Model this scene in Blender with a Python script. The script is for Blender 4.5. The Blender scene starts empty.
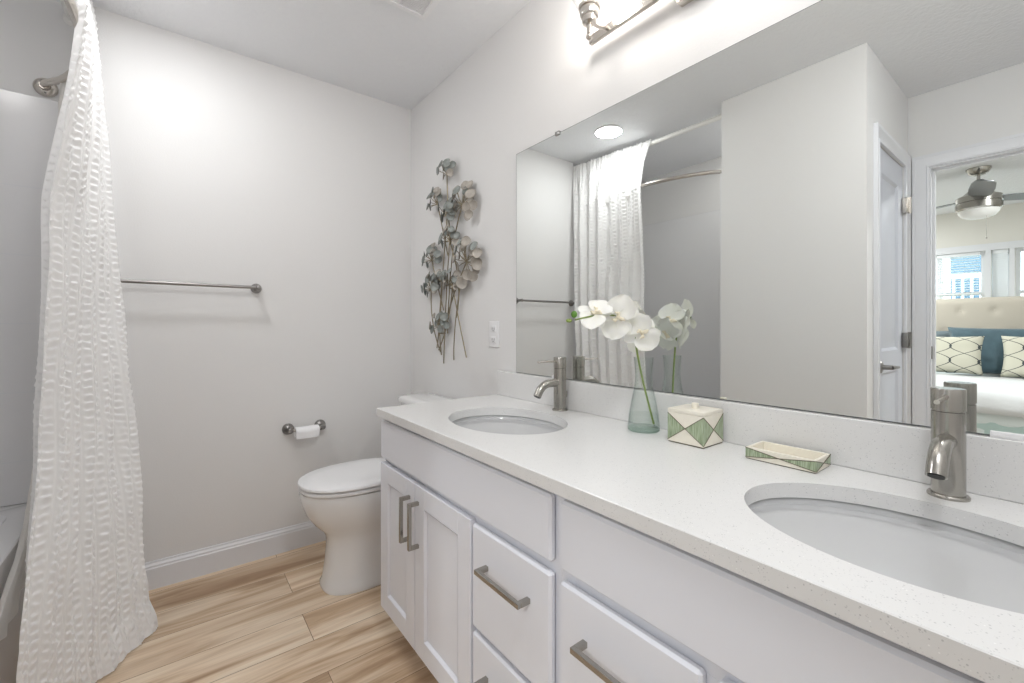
import bpy, bmesh, math, random
from mathutils import Vector, Matrix, noise
import numpy as np

R = math.radians
S = bpy.context.scene
C = S.collection
CEIL = 2.441          # ceiling height, metres
TH = math.atan(338 / 436)

# ------------------------------------------------------------------ camera, sky, exposure
cam_d = bpy.data.cameras.new('camera')
cam_d.sensor_width = 36
cam_d.lens = 36 * 436 / 1024
cam_d.shift_y = -14.5 / 1024
cam_d.clip_start = 0.02
cam = bpy.data.objects.new('camera', cam_d)
cam.location = (0, 0, 1.133)
cam.rotation_euler = (R(90), 0, -TH)
C.objects.link(cam)
S.camera = cam

S.view_settings.view_transform = 'Standard'
S.view_settings.look = 'None'
S.view_settings.exposure = 0.0
S.view_settings.gamma = 1.0
S.view_settings.use_curve_mapping = False
S.cycles.max_bounces = 14
S.cycles.diffuse_bounces = 6
S.cycles.glossy_bounces = 6
S.cycles.transparent_max_bounces = 16
S.cycles.sample_clamp_indirect = 4.0
S.cycles.use_denoising = True

w = bpy.data.worlds.new('sky')
S.world = w
w.use_nodes = True
w.node_tree.nodes['Background'].inputs[0].default_value = (0.80, 0.92, 1.0, 1)
w.node_tree.nodes['Background'].inputs[1].default_value = 6.5

def light(name, kind, loc, power, color=(1, 1, 1), size=0.1, size_y=None, rot=(0, 0, 0), spread=None):
    d = bpy.data.lights.new(name, kind)
    d.energy = power
    d.color = color
    if kind == 'AREA':
        d.shape = 'RECTANGLE' if size_y else 'DISK'
        d.size = size
        if size_y: d.size_y = size_y
        if spread: d.spread = spread
    elif kind == 'POINT':
        d.shadow_soft_size = size
    o = bpy.data.objects.new(name, d)
    o.location = loc
    o.rotation_euler = rot
    C.objects.link(o)
    return o

# lamps: ceiling can over the toilet end (seen in the mirror); added fill in alcove and bedroom
light('ceiling_can_lamp', 'AREA', (-0.04, 1.90, CEIL - 0.014), 5.8, (0.98, 0.99, 1.0), 0.17)
light('alcove_fill_lamp', 'AREA', (-0.70, 1.40, CEIL - 0.014), 2.2, (1.0, 0.98, 0.96), 0.1)  # added lamp, kept out of view, lifts the dim alcove
light('bedroom_fill_lamp', 'AREA', (-2.1, -0.6, CEIL - 0.014), 48, (0.97, 0.99, 1.0), 0.3)  # added fill without any fixture, brightens the bedroom
light('bedroom_fill_lamp', 'AREA', (-3.9, 1.9, CEIL - 0.014), 48, (0.97, 0.99, 1.0), 0.3)  # second added bedroom fill, no fixture either

# ------------------------------------------------------------------ materials
def srgb(r, g, b):
    f = lambda c: c / 12.92 if c <= 0.04045 else ((c + 0.055) / 1.055) ** 2.4
    return (f(r / 255), f(g / 255), f(b / 255), 1)

def new_mat(name):
    m = bpy.data.materials.new(name)
    m.use_nodes = True
    nt = m.node_tree
    return m, nt, nt.nodes['Principled BSDF']

def mat(name, col, rough=0.5, metal=0.0, bump=0.0, bscale=60.0, var=0.0, vscale=8.0, spec=None, coat=0.0, sheen=0.0):
    m, nt, p = new_mat(name)
    p.inputs['Base Color'].default_value = col
    p.inputs['Roughness'].default_value = rough
    p.inputs['Metallic'].default_value = metal
    if spec is not None: p.inputs['Specular IOR Level'].default_value = spec
    if coat: p.inputs['Coat Weight'].default_value = coat
    if sheen: p.inputs['Sheen Weight'].default_value = sheen
    tc = nt.nodes.new('ShaderNodeTexCoord')
    if bump:
        n = nt.nodes.new('ShaderNodeTexNoise'); n.inputs['Scale'].default_value = bscale
        n.inputs['Detail'].default_value = 3
        nt.links.new(tc.outputs['Object'], n.inputs['Vector'])
        b = nt.nodes.new('ShaderNodeBump'); b.inputs['Strength'].default_value = bump
        b.inputs['Distance'].default_value = 0.004
        nt.links.new(n.outputs['Fac'], b.inputs['Height'])
        nt.links.new(b.outputs['Normal'], p.inputs['Normal'])
    if var:
        n = nt.nodes.new('ShaderNodeTexNoise'); n.inputs['Scale'].default_value = vscale
        nt.links.new(tc.outputs['Object'], n.inputs['Vector'])
        mx = nt.nodes.new('ShaderNodeMix'); mx.data_type = 'RGBA'
        mx.inputs['A'].default_value = tuple(c * (1 - var) for c in col[:3]) + (1,)
        mx.inputs['B'].default_value = tuple(min(1, c * (1 + var)) for c in col[:3]) + (1,)
        nt.links.new(n.outputs['Fac'], mx.inputs['Factor'])
        nt.links.new(mx.outputs['Result'], p.inputs['Base Color'])
    return m

def emit(name, col, strength):
    m, nt, p = new_mat(name)
    p.inputs['Base Color'].default_value = col
    p.inputs['Emission Color'].default_value = col
    p.inputs['Emission Strength'].default_value = strength
    return m

def thin_glass(name, tint=(1, 1, 1, 1), ior=1.45, edge=(0.55, 0.6, 0.58, 1), blend=0.25):
    m, nt, p = new_mat(name)
    nt.nodes.remove(p)
    out = nt.nodes['Material Output']
    tr = nt.nodes.new('ShaderNodeBsdfTransparent')
    gl = nt.nodes.new('ShaderNodeBsdfGlossy'); gl.inputs['Roughness'].default_value = 0.02
    lf = nt.nodes.new('ShaderNodeLayerWeight'); lf.inputs['Blend'].default_value = 0.5
    pw = nt.nodes.new('ShaderNodeMath'); pw.operation = 'POWER'; pw.inputs[1].default_value = 4.0
    nt.links.new(lf.outputs['Facing'], pw.inputs[0])
    fr = nt.nodes.new('ShaderNodeMath'); fr.operation = 'MULTIPLY_ADD'; fr.inputs[1].default_value = (ior - 1) * 1.3; fr.inputs[2].default_value = 0.03
    nt.links.new(pw.outputs[0], fr.inputs[0])
    lw = nt.nodes.new('ShaderNodeLayerWeight'); lw.inputs['Blend'].default_value = blend
    cm = nt.nodes.new('ShaderNodeMix'); cm.data_type = 'RGBA'
    cm.inputs['A'].default_value = tint; cm.inputs['B'].default_value = edge
    nt.links.new(lw.outputs['Facing'], cm.inputs['Factor'])
    nt.links.new(cm.outputs['Result'], tr.inputs['Color'])
    mx = nt.nodes.new('ShaderNodeMixShader')
    nt.links.new(fr.outputs[0], mx.inputs[0])
    nt.links.new(tr.outputs[0], mx.inputs[1]); nt.links.new(gl.outputs[0], mx.inputs[2])
    nt.links.new(mx.outputs[0], out.inputs['Surface'])
    return m

M = {}
M['wall'] = mat('wall_paint', (0.76, 0.755, 0.75, 1), 0.75, bump=0.12, bscale=180)
M['wall_cream'] = mat('bedroom_paint', (0.76, 0.74, 0.69, 1), 0.75)
M['ceiling'] = mat('ceiling_paint', (0.80, 0.81, 0.83, 1), 0.9, bump=0.9, bscale=55)
M['trim'] = mat('trim_paint', (0.76, 0.77, 0.80, 1), 0.35)
M['door'] = mat('door_paint', (0.60, 0.62, 0.68, 1), 0.35)
M['cab'] = mat('cabinet_paint', (0.76, 0.775, 0.83, 1), 0.33)
M['cab_in'] = mat('cabinet_inside', (0.45, 0.45, 0.47, 1), 0.6)
M['porc'] = mat('porcelain', (0.80, 0.80, 0.80, 1), 0.08, coat=0.3)
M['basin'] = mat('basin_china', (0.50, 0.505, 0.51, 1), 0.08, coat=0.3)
M['acrylic'] = mat('tub_acrylic', (0.79, 0.79, 0.80, 1), 0.2)
M['nickel'] = mat('brushed_nickel', (0.40, 0.385, 0.355, 1), 0.22, 1.0)
M['nickel_b'] = mat('bright_nickel', (0.66, 0.62, 0.57, 1), 0.2, 1.0)
M['dark_nickel'] = mat('dark_nickel', (0.30, 0.29, 0.28, 1), 0.35, 1.0)
M['rod_white'] = mat('rod_enamel', (0.82, 0.81, 0.78, 1), 0.3)
M['plastic'] = mat('white_plastic', (0.82, 0.82, 0.83, 1), 0.3)
M['black'] = mat('dark_gap', (0.03, 0.03, 0.03, 1), 0.6)
M['paper'] = mat('toilet_paper', (0.86, 0.86, 0.87, 1), 0.9, bump=0.3, bscale=200)
M['mirror'] = mat('mirror_silver', (0.83, 0.85, 0.835, 1), 0.0, 1.0)
M['mirror_edge'] = mat('mirror_edge', (0.16, 0.17, 0.17, 1), 0.3)
M['glass'] = thin_glass('clear_glass', (0.99, 1, 0.995, 1), 1.35, (0.74, 0.79, 0.77, 1), 0.25)
M['shade_glass'] = thin_glass('lamp_glass', (1, 1, 1, 1), 1.2, (0.93, 0.93, 0.93, 1), 0.12)
M['water'] = thin_glass('water', (0.985, 0.995, 0.99, 1), 1.25, (0.92, 0.95, 0.94, 1), 0.2)
M['base_glass'] = thin_glass('thick_glass', (0.95, 0.98, 0.965, 1), 1.35, (0.60, 0.70, 0.65, 1), 0.35)
M['pane'] = thin_glass('window_pane', (0.96, 0.99, 0.98, 1), 1.4, (0.9, 0.95, 0.95, 1), 0.1)
M['bulb'] = emit('lamp_bulb', (1.0, 0.95, 0.89, 1), 60.0)
M['can'] = emit('can_diffuser', (1.0, 0.98, 0.95, 1), 3.0)
M['dome'] = emit('fill_dome_glow', (0.97, 0.98, 1.0, 1), 48.0)  # glow of the unseen dome added over the entry
M['petal'] = mat('orchid_petal', (0.90, 0.90, 0.85, 1), 0.55, bump=0.15, bscale=90)
M['petal'].node_tree.nodes['Principled BSDF'].inputs['Subsurface Weight'].default_value = 0.25
M['petal'].node_tree.nodes['Principled BSDF'].inputs['Subsurface Radius'].default_value = (0.01, 0.01, 0.008)
M['lip'] = mat('orchid_lip', (0.84, 0.77, 0.60, 1), 0.6)
M['stem'] = mat('orchid_green', (0.22, 0.30, 0.07, 1), 0.5)
M['bud'] = mat('orchid_bud', (0.10, 0.24, 0.03, 1), 0.45)
M['wire'] = mat('brass_wire', (0.26, 0.22, 0.15, 1), 0.4, 0.7)
M['patina'] = mat('patina_petal', (0.26, 0.28, 0.265, 1), 0.5, 0.2, var=0.45, vscale=45)
M['tan'] = mat('tan_petal', (0.40, 0.37, 0.33, 1), 0.5, 0.25, var=0.25, vscale=60)
M['cream_r'] = mat('cream_resin', (0.80, 0.76, 0.66, 1), 0.35, var=0.05, vscale=90)
M['brown_line'] = mat('brown_edge', (0.11, 0.09, 0.055, 1), 0.5)
M['linen'] = mat('headboard_linen', (0.62, 0.57, 0.49, 1), 0.9, bump=0.3, bscale=300)
M['teal'] = mat('teal_fabric', (0.07, 0.125, 0.155, 1), 0.7, var=0.3, vscale=14, sheen=0.3)
M['greyblue'] = mat('slate_fabric', (0.16, 0.20, 0.22, 1), 0.8, var=0.2, vscale=14)
M['sheet'] = mat('bed_sheet', (0.78, 0.84, 0.84, 1), 0.85)
M['coverlet'] = mat('coverlet', (0.74, 0.75, 0.76, 1), 0.9, bump=0.8, bscale=35)
M['skirt'] = mat('bed_skirt', (0.52, 0.66, 0.64, 1), 0.85)
M['carpet'] = mat('carpet', (0.42, 0.38, 0.33, 1), 1.0, bump=0.8, bscale=400)
M['blind'] = mat('blind_vinyl', (0.84, 0.86, 0.88, 1), 0.5)
M['siding'] = mat('house_siding', (0.50, 0.46, 0.42, 1), 0.8)
M['house_dark'] = mat('house_window', (0.10, 0.16, 0.22, 1), 0.2)
M['frosted'] = mat('fan_bowl', (0.88, 0.88, 0.87, 1), 0.35)
M['blade'] = mat('fan_blade', (0.20, 0.21, 0.22, 1), 0.35, 0.3)

def quartz():
    m, nt, p = new_mat('speckled_quartz')
    tc = nt.nodes.new('ShaderNodeTexCoord')
    base = (0.72, 0.717, 0.71, 1)
    prev = None
    for sc_, thr, col in ((150, 0.15, (0.52, 0.52, 0.52, 1)), (300, 0.24, (0.60, 0.60, 0.60, 1)), (110, 0.10, (0.84, 0.84, 0.83, 1))):
        v = nt.nodes.new('ShaderNodeTexVoronoi'); v.inputs['Scale'].default_value = sc_
        nt.links.new(tc.outputs['Object'], v.inputs['Vector'])
        n = nt.nodes.new('ShaderNodeTexNoise'); n.inputs['Scale'].default_value = sc_ * 0.35
        nt.links.new(tc.outputs['Object'], n.inputs['Vector'])
        lt = nt.nodes.new('ShaderNodeMath'); lt.operation = 'LESS_THAN'; lt.inputs[1].default_value = thr
        nt.links.new(v.outputs['Distance'], lt.inputs[0])
        gt = nt.nodes.new('ShaderNodeMath'); gt.operation = 'GREATER_THAN'; gt.inputs[1].default_value = 0.52
        nt.links.new(n.outputs['Fac'], gt.inputs[0])
        mu = nt.nodes.new('ShaderNodeMath'); mu.operation = 'MULTIPLY'
        nt.links.new(lt.outputs[0], mu.inputs[0]); nt.links.new(gt.outputs[0], mu.inputs[1])
        mx = nt.nodes.new('ShaderNodeMix'); mx.data_type = 'RGBA'
        nt.links.new(mu.outputs[0], mx.inputs['Factor'])
        if prev is None: mx.inputs['A'].default_value = base
        else: nt.links.new(prev.outputs['Result'], mx.inputs['A'])
        mx.inputs['B'].default_value = col
        prev = mx
    nt.links.new(prev.outputs['Result'], p.inputs['Base Color'])
    p.inputs['Roughness'].default_value = 0.22
    return m
M['quartz'] = quartz()

def wood_floor():
    m, nt, p = new_mat('oak_planks')
    L = nt.links.new
    tc = nt.nodes.new('ShaderNodeTexCoord')
    mp = nt.nodes.new('ShaderNodeMapping')
    mp.inputs['Location'].default_value = (-0.40 + 1.22, -2.225 + 0.18 * 20, 0)
    L(tc.outputs['Object'], mp.inputs['Vector'])
    br = nt.nodes.new('ShaderNodeTexBrick')
    br.offset = 0.5; br.offset_frequency = 2
    br.inputs['Scale'].default_value = 1.0
    br.inputs['Brick Width'].default_value = 1.22
    br.inputs['Row Height'].default_value = 0.18
    br.inputs['Mortar Size'].default_value = 0.0011
    br.inputs['Mortar Smooth'].default_value = 0.2
    br.inputs['Color1'].default_value = (0, 0, 0, 1)
    br.inputs['Color2'].default_value = (1, 1, 1, 1)
    br.inputs['Mortar'].default_value = (0.5, 0.5, 0.5, 1)
    L(mp.outputs['Vector'], br.inputs['Vector'])
    # per plank offset of the grain
    sx = nt.nodes.new('ShaderNodeVectorMath'); sx.operation = 'MULTIPLY'
    L(br.outputs['Color'], sx.inputs[0]); sx.inputs[1].default_value = (13.0, 7.0, 31.0)
    ad = nt.nodes.new('ShaderNodeVectorMath'); ad.operation = 'ADD'
    L(mp.outputs['Vector'], ad.inputs[0]); L(sx.outputs[0], ad.inputs[1])
    st = nt.nodes.new('ShaderNodeMapping'); st.inputs['Scale'].default_value = (1.0, 7.5, 1.0)
    L(ad.outputs[0], st.inputs['Vector'])
    n1 = nt.nodes.new('ShaderNodeTexNoise'); n1.inputs['Scale'].default_value = 1.5
    n1.inputs['Detail'].default_value = 5; n1.inputs['Distortion'].default_value = 0.9
    L(st.outputs[0], n1.inputs['Vector'])
    st2 = nt.nodes.new('ShaderNodeMapping'); st2.inputs['Scale'].default_value = (2.0, 70.0, 1.0)
    L(ad.outputs[0], st2.inputs['Vector'])
    n2 = nt.nodes.new('ShaderNodeTexNoise'); n2.inputs['Scale'].default_value = 2.0; n2.inputs['Detail'].default_value = 4
    L(st2.outputs[0], n2.inputs['Vector'])
    cr = nt.nodes.new('ShaderNodeValToRGB')
    e = cr.color_ramp.elements
    e[0].position = 0.30; e[0].color = srgb(168, 137, 108)
    e[1].position = 0.74; e[1].color = srgb(242, 228, 207)
    k = cr.color_ramp.elements.new(0.43); k.color = srgb(204, 177, 147)
    k = cr.color_ramp.elements.new(0.56); k.color = srgb(231, 211, 186)
    L(n1.outputs['Fac'], cr.inputs['Fac'])
    g = nt.nodes.new('ShaderNodeMix'); g.data_type = 'RGBA'; g.blend_type = 'MULTIPLY'
    gr = nt.nodes.new('ShaderNodeValToRGB')
    gr.color_ramp.elements[0].position = 0.3; gr.color_ramp.elements[0].color = (0.78, 0.76, 0.73, 1)
    gr.color_ramp.elements[1].position = 0.65; gr.color_ramp.elements[1].color = (1, 1, 1, 1)
    L(n2.outputs['Fac'], gr.inputs['Fac'])
    g.inputs['Factor'].default_value = 0.65
    L(cr.outputs['Color'], g.inputs['A']); L(gr.outputs['Color'], g.inputs['B'])
    # knots
    st3 = nt.nodes.new('ShaderNodeMapping'); st3.inputs['Scale'].default_value = (1.0, 3.2, 1.0)
    L(ad.outputs[0], st3.inputs['Vector'])
    vo = nt.nodes.new('ShaderNodeTexVoronoi'); vo.inputs['Scale'].default_value = 2.0
    nd = nt.nodes.new('ShaderNodeTexNoise'); nd.inputs['Scale'].default_value = 9
    L(st3.outputs[0], nd.inputs['Vector'])
    dm = nt.nodes.new('ShaderNodeMix'); dm.data_type = 'VECTOR'; dm.inputs['Factor'].default_value = 0.12
    L(st3.outputs[0], dm.inputs['A']); L(nd.outputs['Color'], dm.inputs['B'])
    L(dm.outputs['Result'], vo.inputs['Vector'])
    kr = nt.nodes.new('ShaderNodeValToRGB')
    kr.color_ramp.elements[0].position = 0.02; kr.color_ramp.elements[0].color = (0.52, 0.42, 0.33, 1)
    kr.color_ramp.elements[1].position = 0.17; kr.color_ramp.elements[1].color = (1, 1, 1, 1)
    L(vo.outputs['Distance'], kr.inputs['Fac'])
    km = nt.nodes.new('ShaderNodeMix'); km.data_type = 'RGBA'; km.blend_type = 'MULTIPLY'; km.inputs['Factor'].default_value = 0.8
    L(g.outputs['Result'], km.inputs['A']); L(kr.outputs['Color'], km.inputs['B'])
    # slight per plank tone + seam
    pt = nt.nodes.new('ShaderNodeMix'); pt.data_type = 'RGBA'; pt.blend_type = 'MULTIPLY'; pt.inputs['Factor'].default_value = 1
    tn = nt.nodes.new('ShaderNodeValToRGB')
    tn.color_ramp.elements[0].color = (0.90, 0.89, 0.88, 1); tn.color_ramp.elements[1].color = (1.04, 1.03, 1.02, 1)
    L(br.outputs['Color'], tn.inputs['Fac'])
    L(km.outputs['Result'], pt.inputs['A']); L(tn.outputs['Color'], pt.inputs['B'])
    sm = nt.nodes.new('ShaderNodeMix'); sm.data_type = 'RGBA'
    sm.inputs['B'].default_value = srgb(120, 92, 68)
    L(br.outputs['Fac'], sm.inputs['Factor']); L(pt.outputs['Result'], sm.inputs['A'])
    L(sm.outputs['Result'], p.inputs['Base Color'])
    p.inputs['Roughness'].default_value = 0.42
    b = nt.nodes.new('ShaderNodeBump'); b.inputs['Strength'].default_value = 0.12; b.inputs['Distance'].default_value = 0.002
    L(n2.outputs['Fac'], b.inputs['Height']); L(b.outputs['Normal'], p.inputs['Normal'])
    return m
M['floor'] = wood_floor()

def fabric(name, col, trans=0.25):
    m, nt, p = new_mat(name)
    L = nt.links.new
    p.inputs['Base Color'].default_value = col
    p.inputs['Roughness'].default_value = 0.85
    p.inputs['Sheen Weight'].default_value = 0.2
    out = nt.nodes['Material Output']
    t = nt.nodes.new('ShaderNodeBsdfTranslucent'); t.inputs['Color'].default_value = col
    mx = nt.nodes.new('ShaderNodeMixShader'); mx.inputs[0].default_value = trans
    L(p.outputs[0], mx.inputs[1]); L(t.outputs[0], mx.inputs[2]); L(mx.outputs[0], out.inputs['Surface'])
    return m
M['curtain'] = fabric('seersucker_cotton', (0.93, 0.925, 0.92, 1), 0.2)
M['liner'] = fabric('liner_cloth', (0.82, 0.80, 0.77, 1), 0.3)

def hatch_green():
    m, nt, p = new_mat('green_hatched_inlay')
    L = nt.links.new
    tc = nt.nodes.new('ShaderNodeTexCoord')
    mp = nt.nodes.new('ShaderNodeMapping'); mp.inputs['Scale'].default_value = (420, 420, 30)
    L(tc.outputs['Object'], mp.inputs['Vector'])
    n = nt.nodes.new('ShaderNodeTexNoise'); n.inputs['Scale'].default_value = 1.0
    L(mp.outputs[0], n.inputs['Vector'])
    cr = nt.nodes.new('ShaderNodeValToRGB')
    cr.color_ramp.elements[0].position = 0.35; cr.color_ramp.elements[0].color = (0.21, 0.27, 0.16, 1)
    cr.color_ramp.elements[1].position = 0.65; cr.color_ramp.elements[1].color = (0.43, 0.50, 0.35, 1)
    L(n.outputs['Fac'], cr.inputs['Fac']); L(cr.outputs['Color'], p.inputs['Base Color'])
    p.inputs['Roughness'].default_value = 0.4
    return m
M['green'] = hatch_green()

def ogee():
    """cream cushion cloth with interlaced wavy charcoal lines (printed pattern, in object space y/z)"""
    m, nt, p = new_mat('ogee_print')
    L = nt.links.new
    def math_(op, a, b=None):
        n = nt.nodes.new('ShaderNodeMath'); n.operation = op
        for i, x in enumerate((a, b)):
            if x is None: continue
            if isinstance(x, (int, float)): n.inputs[i].default_value = x
            else: L(x, n.inputs[i])
        return n.outputs[0]
    tc = nt.nodes.new('ShaderNodeTexCoord'); sp = nt.nodes.new('ShaderNodeSeparateXYZ')
    L(tc.outputs['Object'], sp.inputs[0])
    y, z = sp.outputs['Y'], sp.outputs['Z']
    zz = math_('MULTIPLY', z, 2 * math.pi / 0.30)
    s = math_('MULTIPLY', math_('SINE', zz), 0.104)
    fac = None
    for sign in (1, -1):
        a = math_('ADD', y, math_('MULTIPLY', s, sign)) 
        f = math_('ABSOLUTE', math_('SUBTRACT', math_('FRACT', math_('ADD', math_('DIVIDE', a, 0.20), 50.25)), 0.5))
        ln = math_('LESS_THAN', f, 0.03)
        fac = ln if fac is None else math_('MAXIMUM', fac, ln)
    mx = nt.nodes.new('ShaderNodeMix'); mx.data_type = 'RGBA'
    mx.inputs['A'].default_value = (0.66, 0.64, 0.53, 1); mx.inputs['B'].default_value = (0.06, 0.07, 0.075, 1)
    L(fac, mx.inputs['Factor']); L(mx.outputs['Result'], p.inputs['Base Color'])
    p.inputs['Roughness'].default_value = 0.9
    return m
M['ogee'] = ogee()

# ------------------------------------------------------------------ mesh helpers
def V(*a): return Vector(a)

class MB:
    """collects shapes (world coordinates) into one mesh"""
    def __init__(s): s.bm = bmesh.new(); s.mi = 0
    def _merge(s, b, mi=None):
        for f in b.faces: f.material_index = s.mi if mi is None else mi
        me = bpy.data.meshes.new('t'); b.to_mesh(me); b.free()
        s.bm.from_mesh(me); bpy.data.meshes.remove(me)
        return s
    def box(s, lo, hi, bev=0.0, seg=2, mi=None):
        b = bmesh.new(); bmesh.ops.create_cube(b, size=1)
        lo, hi = Vector(lo), Vector(hi)
        for v in b.verts: v.co = Vector([(lo[i] + hi[i]) / 2 + v.co[i] * (hi[i] - lo[i]) for i in range(3)])
        if bev: bmesh.ops.bevel(b, geom=b.edges[:], offset=bev, segments=seg, affect='EDGES', profile=0.5)
        return s._merge(b, mi)
    def loft(s, rings, cap0=True, cap1=True, closed=True, mi=None):
        b = bmesh.new()
        vs = [[b.verts.new(p) for p in r] for r in rings]
        n = len(rings[0])
        for i in range(len(vs) - 1):
            for j in range(n if closed else n - 1):
                k = (j + 1) % n
                b.faces.new((vs[i][j], vs[i][k], vs[i + 1][k], vs[i + 1][j]))
        if cap0: b.faces.new(list(reversed(vs[0])))
        if cap1: b.faces.new(vs[-1])
        bmesh.ops.recalc_face_normals(b, faces=b.faces[:])
        return s._merge(b, mi)
    def lathe(s, prof, center=(0, 0, 0), axis=(0, 0, 1), n=32, cap0=True, cap1=True, mi=None):
        q = Vector((0, 0, 1)).rotation_difference(Vector(axis).normalized())
        c = Vector(center)
        rings = [[c + q @ Vector((max(r, 1e-5) * math.cos(2 * math.pi * j / n), max(r, 1e-5) * math.sin(2 * math.pi * j / n), h)) for j in range(n)] for r, h in prof]
        return s.loft(rings, cap0, cap1, mi=mi)
    def cyl(s, a, b_, r, n=24, r2=None, mi=None):
        a, b_ = Vector(a), Vector(b_)
        d = (b_ - a)
        return s.lathe([(r, 0), (r if r2 is None else r2, d.length)], a, d, n, mi=mi)
    def tube(s, pts, r, n=12, mi=None):
        pts = [Vector(p) for p in pts]
        rr = r if isinstance(r, (list, tuple)) else [r] * len(pts)
        t0 = (pts[1] - pts[0]).normalized()
        up = Vector((0, 0, 1)) if abs(t0.z) < 0.9 else Vector((1, 0, 0))
        nrm = t0.cross(up).normalized()
        rings = []
        for i, p in enumerate(pts):
            t = (pts[min(i + 1, len(pts) - 1)] - pts[max(i - 1, 0)]).normalized()
            nrm = (nrm - t * nrm.dot(t)).normalized()
            bi = t.cross(nrm)
            rings.append([p + (nrm * math.cos(2 * math.pi * j / n) + bi * math.sin(2 * math.pi * j / n)) * rr[i] for j in range(n)])
        return s.loft(rings, mi=mi)
    def sphere(s, c, r, sc=(1, 1, 1), n=20, mi=None):
        b = bmesh.new(); bmesh.ops.create_uvsphere(b, u_segments=n, v_segments=n // 2 + 2, radius=r)
        for v in b.verts: v.co = Vector(c) + Vector((v.co.x * sc[0], v.co.y * sc[1], v.co.z * sc[2]))
        return s._merge(b, mi)
    def grid(s, P, mi=None, flip=False):
        b = bmesh.new()
        vs = [[b.verts.new(p) for p in row] for row in P]
        for i in range(len(vs) - 1):
            for j in range(len(vs[0]) - 1):
                f = (vs[i][j], vs[i][j + 1], vs[i + 1][j + 1], vs[i + 1][j])
                b.faces.new(tuple(reversed(f)) if flip else f)
        return s._merge(b, mi)
    def poly(s, pts, mi=None):
        b = bmesh.new(); b.faces.new([b.verts.new(p) for p in pts])
        return s._merge(b, mi)
    def build(s, name, mats, parent=None, sharp=35, mods=None):
        me = bpy.data.meshes.new(name)
        s.bm.to_mesh(me); s.bm.free()
        if not isinstance(mats, (list, tuple)): mats = [mats]
        for m in mats: me.materials.append(m)
        for p in me.polygons: p.use_smooth = True
        if sharp: me.set_sharp_from_angle(angle=R(sharp))
        o = bpy.data.objects.new(name, me)
        C.objects.link(o)
        if parent is not None:
            org = Vector(parent['_org'])
            me.transform(Matrix.Translation(-org))
            o.parent = parent
            o['_org'] = list(org)
        return o

def tag(o, label, cat, group=None):
    o['label'] = label; o['category'] = cat
    if group: o['group'] = group
    return o
def thing(name, label, cat, loc, group=None):
    o = bpy.data.objects.new(name, None); C.objects.link(o)
    o.location = loc; o.empty_display_size = 0.05
    o['_org'] = list(loc)
    return tag(o, label, cat, group)
def rebase(o, loc):
    """move a single-mesh thing's origin to loc"""
    o.data.transform(Matrix.Translation(-Vector(loc))); o.location = loc
    return o
def struct(o): o['kind'] = 'structure'; return o
def copy_tree(o, parent=None):
    c = o.copy(); C.objects.link(c)
    if parent is not None: c.parent = parent
    for ch in list(o.children): copy_tree(ch, c)
    return c

# ------------------------------------------------------------------ room shell
WY = 2.45     # far wall
JX = -0.27    # where the far wall steps back into the tub alcove
AY = 2.505     # alcove far wall
DX = -1.076   # doorway wall (room side)
BY = -0.45    # wall behind the camera
MX = 1.13     # mirror wall

fl = MB().box((DX - 0.06, BY - 0.12, -0.1), (MX + 0.12, AY + 0.12, 0)).build('floor', M['floor']); struct(fl)
fb = MB().box((-4.92, -2.12, -0.1), (DX - 0.06, 3.12, 0.006)).build('floor_bedroom', M['carpet']); struct(fb)
cl = MB().box((-4.92, -2.12, CEIL), (MX + 0.12, 3.12, CEIL + 0.1)).build('ceiling', M['ceiling']); struct(cl)
struct(MB().box((MX, BY - 0.12, 0), (MX + 0.12, AY + 0.12, CEIL)).build('wall_right', M['wall']))
struct(MB().box((JX, WY, 0), (MX, AY + 0.12, CEIL)).build('wall_far', M['wall']))
struct(MB().box((DX, AY, 0), (JX, AY + 0.12, CEIL)).build('wall_alcove', M['wall']))
struct(MB().box((DX - 0.114, BY - 0.12, 0), (MX, BY, CEIL)).build('wall_back', M['wall']))
# doorway wall with the opening to the bedroom
OY0, OY1, OH = -0.34, 0.494, 2.02
b = MB()
b.box((DX - 0.114, OY1, 0), (DX, 3.0, CEIL)).box((DX - 0.114, BY, 0), (DX, OY0, CEIL)).box((DX - 0.114, OY0, OH), (DX, OY1, CEIL))
b.box((DX - 0.114, -2.0, 0), (DX, BY - 0.12, CEIL))
struct(b.build('wall_doorway', M['wall']))
# closet block between the entry and the tub, with its door opening
CY0, CY1, CX1 = 0.585, 1.258, -0.272
DX0, DX1, DH = -0.985, -0.448, 2.03
b = MB()
b.box((DX1, CY0, 0), (CX1, CY1, CEIL)).box((DX, CY0, 0), (DX0, CY1, CEIL))
b.box((DX0, CY0, DH), (DX1, CY1, CEIL)).box((DX0, CY0 + 0.07, 0), (DX1, CY1, DH))
struct(b.build('wall_closet', M['wall']))
# bedroom shell
struct(MB().box((-4.92, 3.0, 0), (DX - 0.114, 3.12, CEIL)).build('wall_bedroom_left', M['wall_cream']))
struct(MB().box((-4.92, -2.12, 0), (DX - 0.114, -2.0, CEIL)).build('wall_bedroom_right', M['wall_cream']))
WX = -4.8
wins = [(0.60, 1.28), (0.425, 0.555), (-0.30, 0.385)]
WZ0, WZ1 = 1.02, 1.97
b = MB()
b.box((-4.92, -2.0, 0), (WX, 3.0, WZ0)).box((-4.92, -2.0, WZ1), (WX, 3.0, CEIL))
ys = [-2.0] + sorted([y for q in wins for y in q]) + [3.0]
for i in range(0, len(ys), 2): b.box((-4.92, ys[i], WZ0), (WX, ys[i + 1], WZ1))
struct(b.build('wall_bedroom_window', M['wall_cream']))

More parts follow.
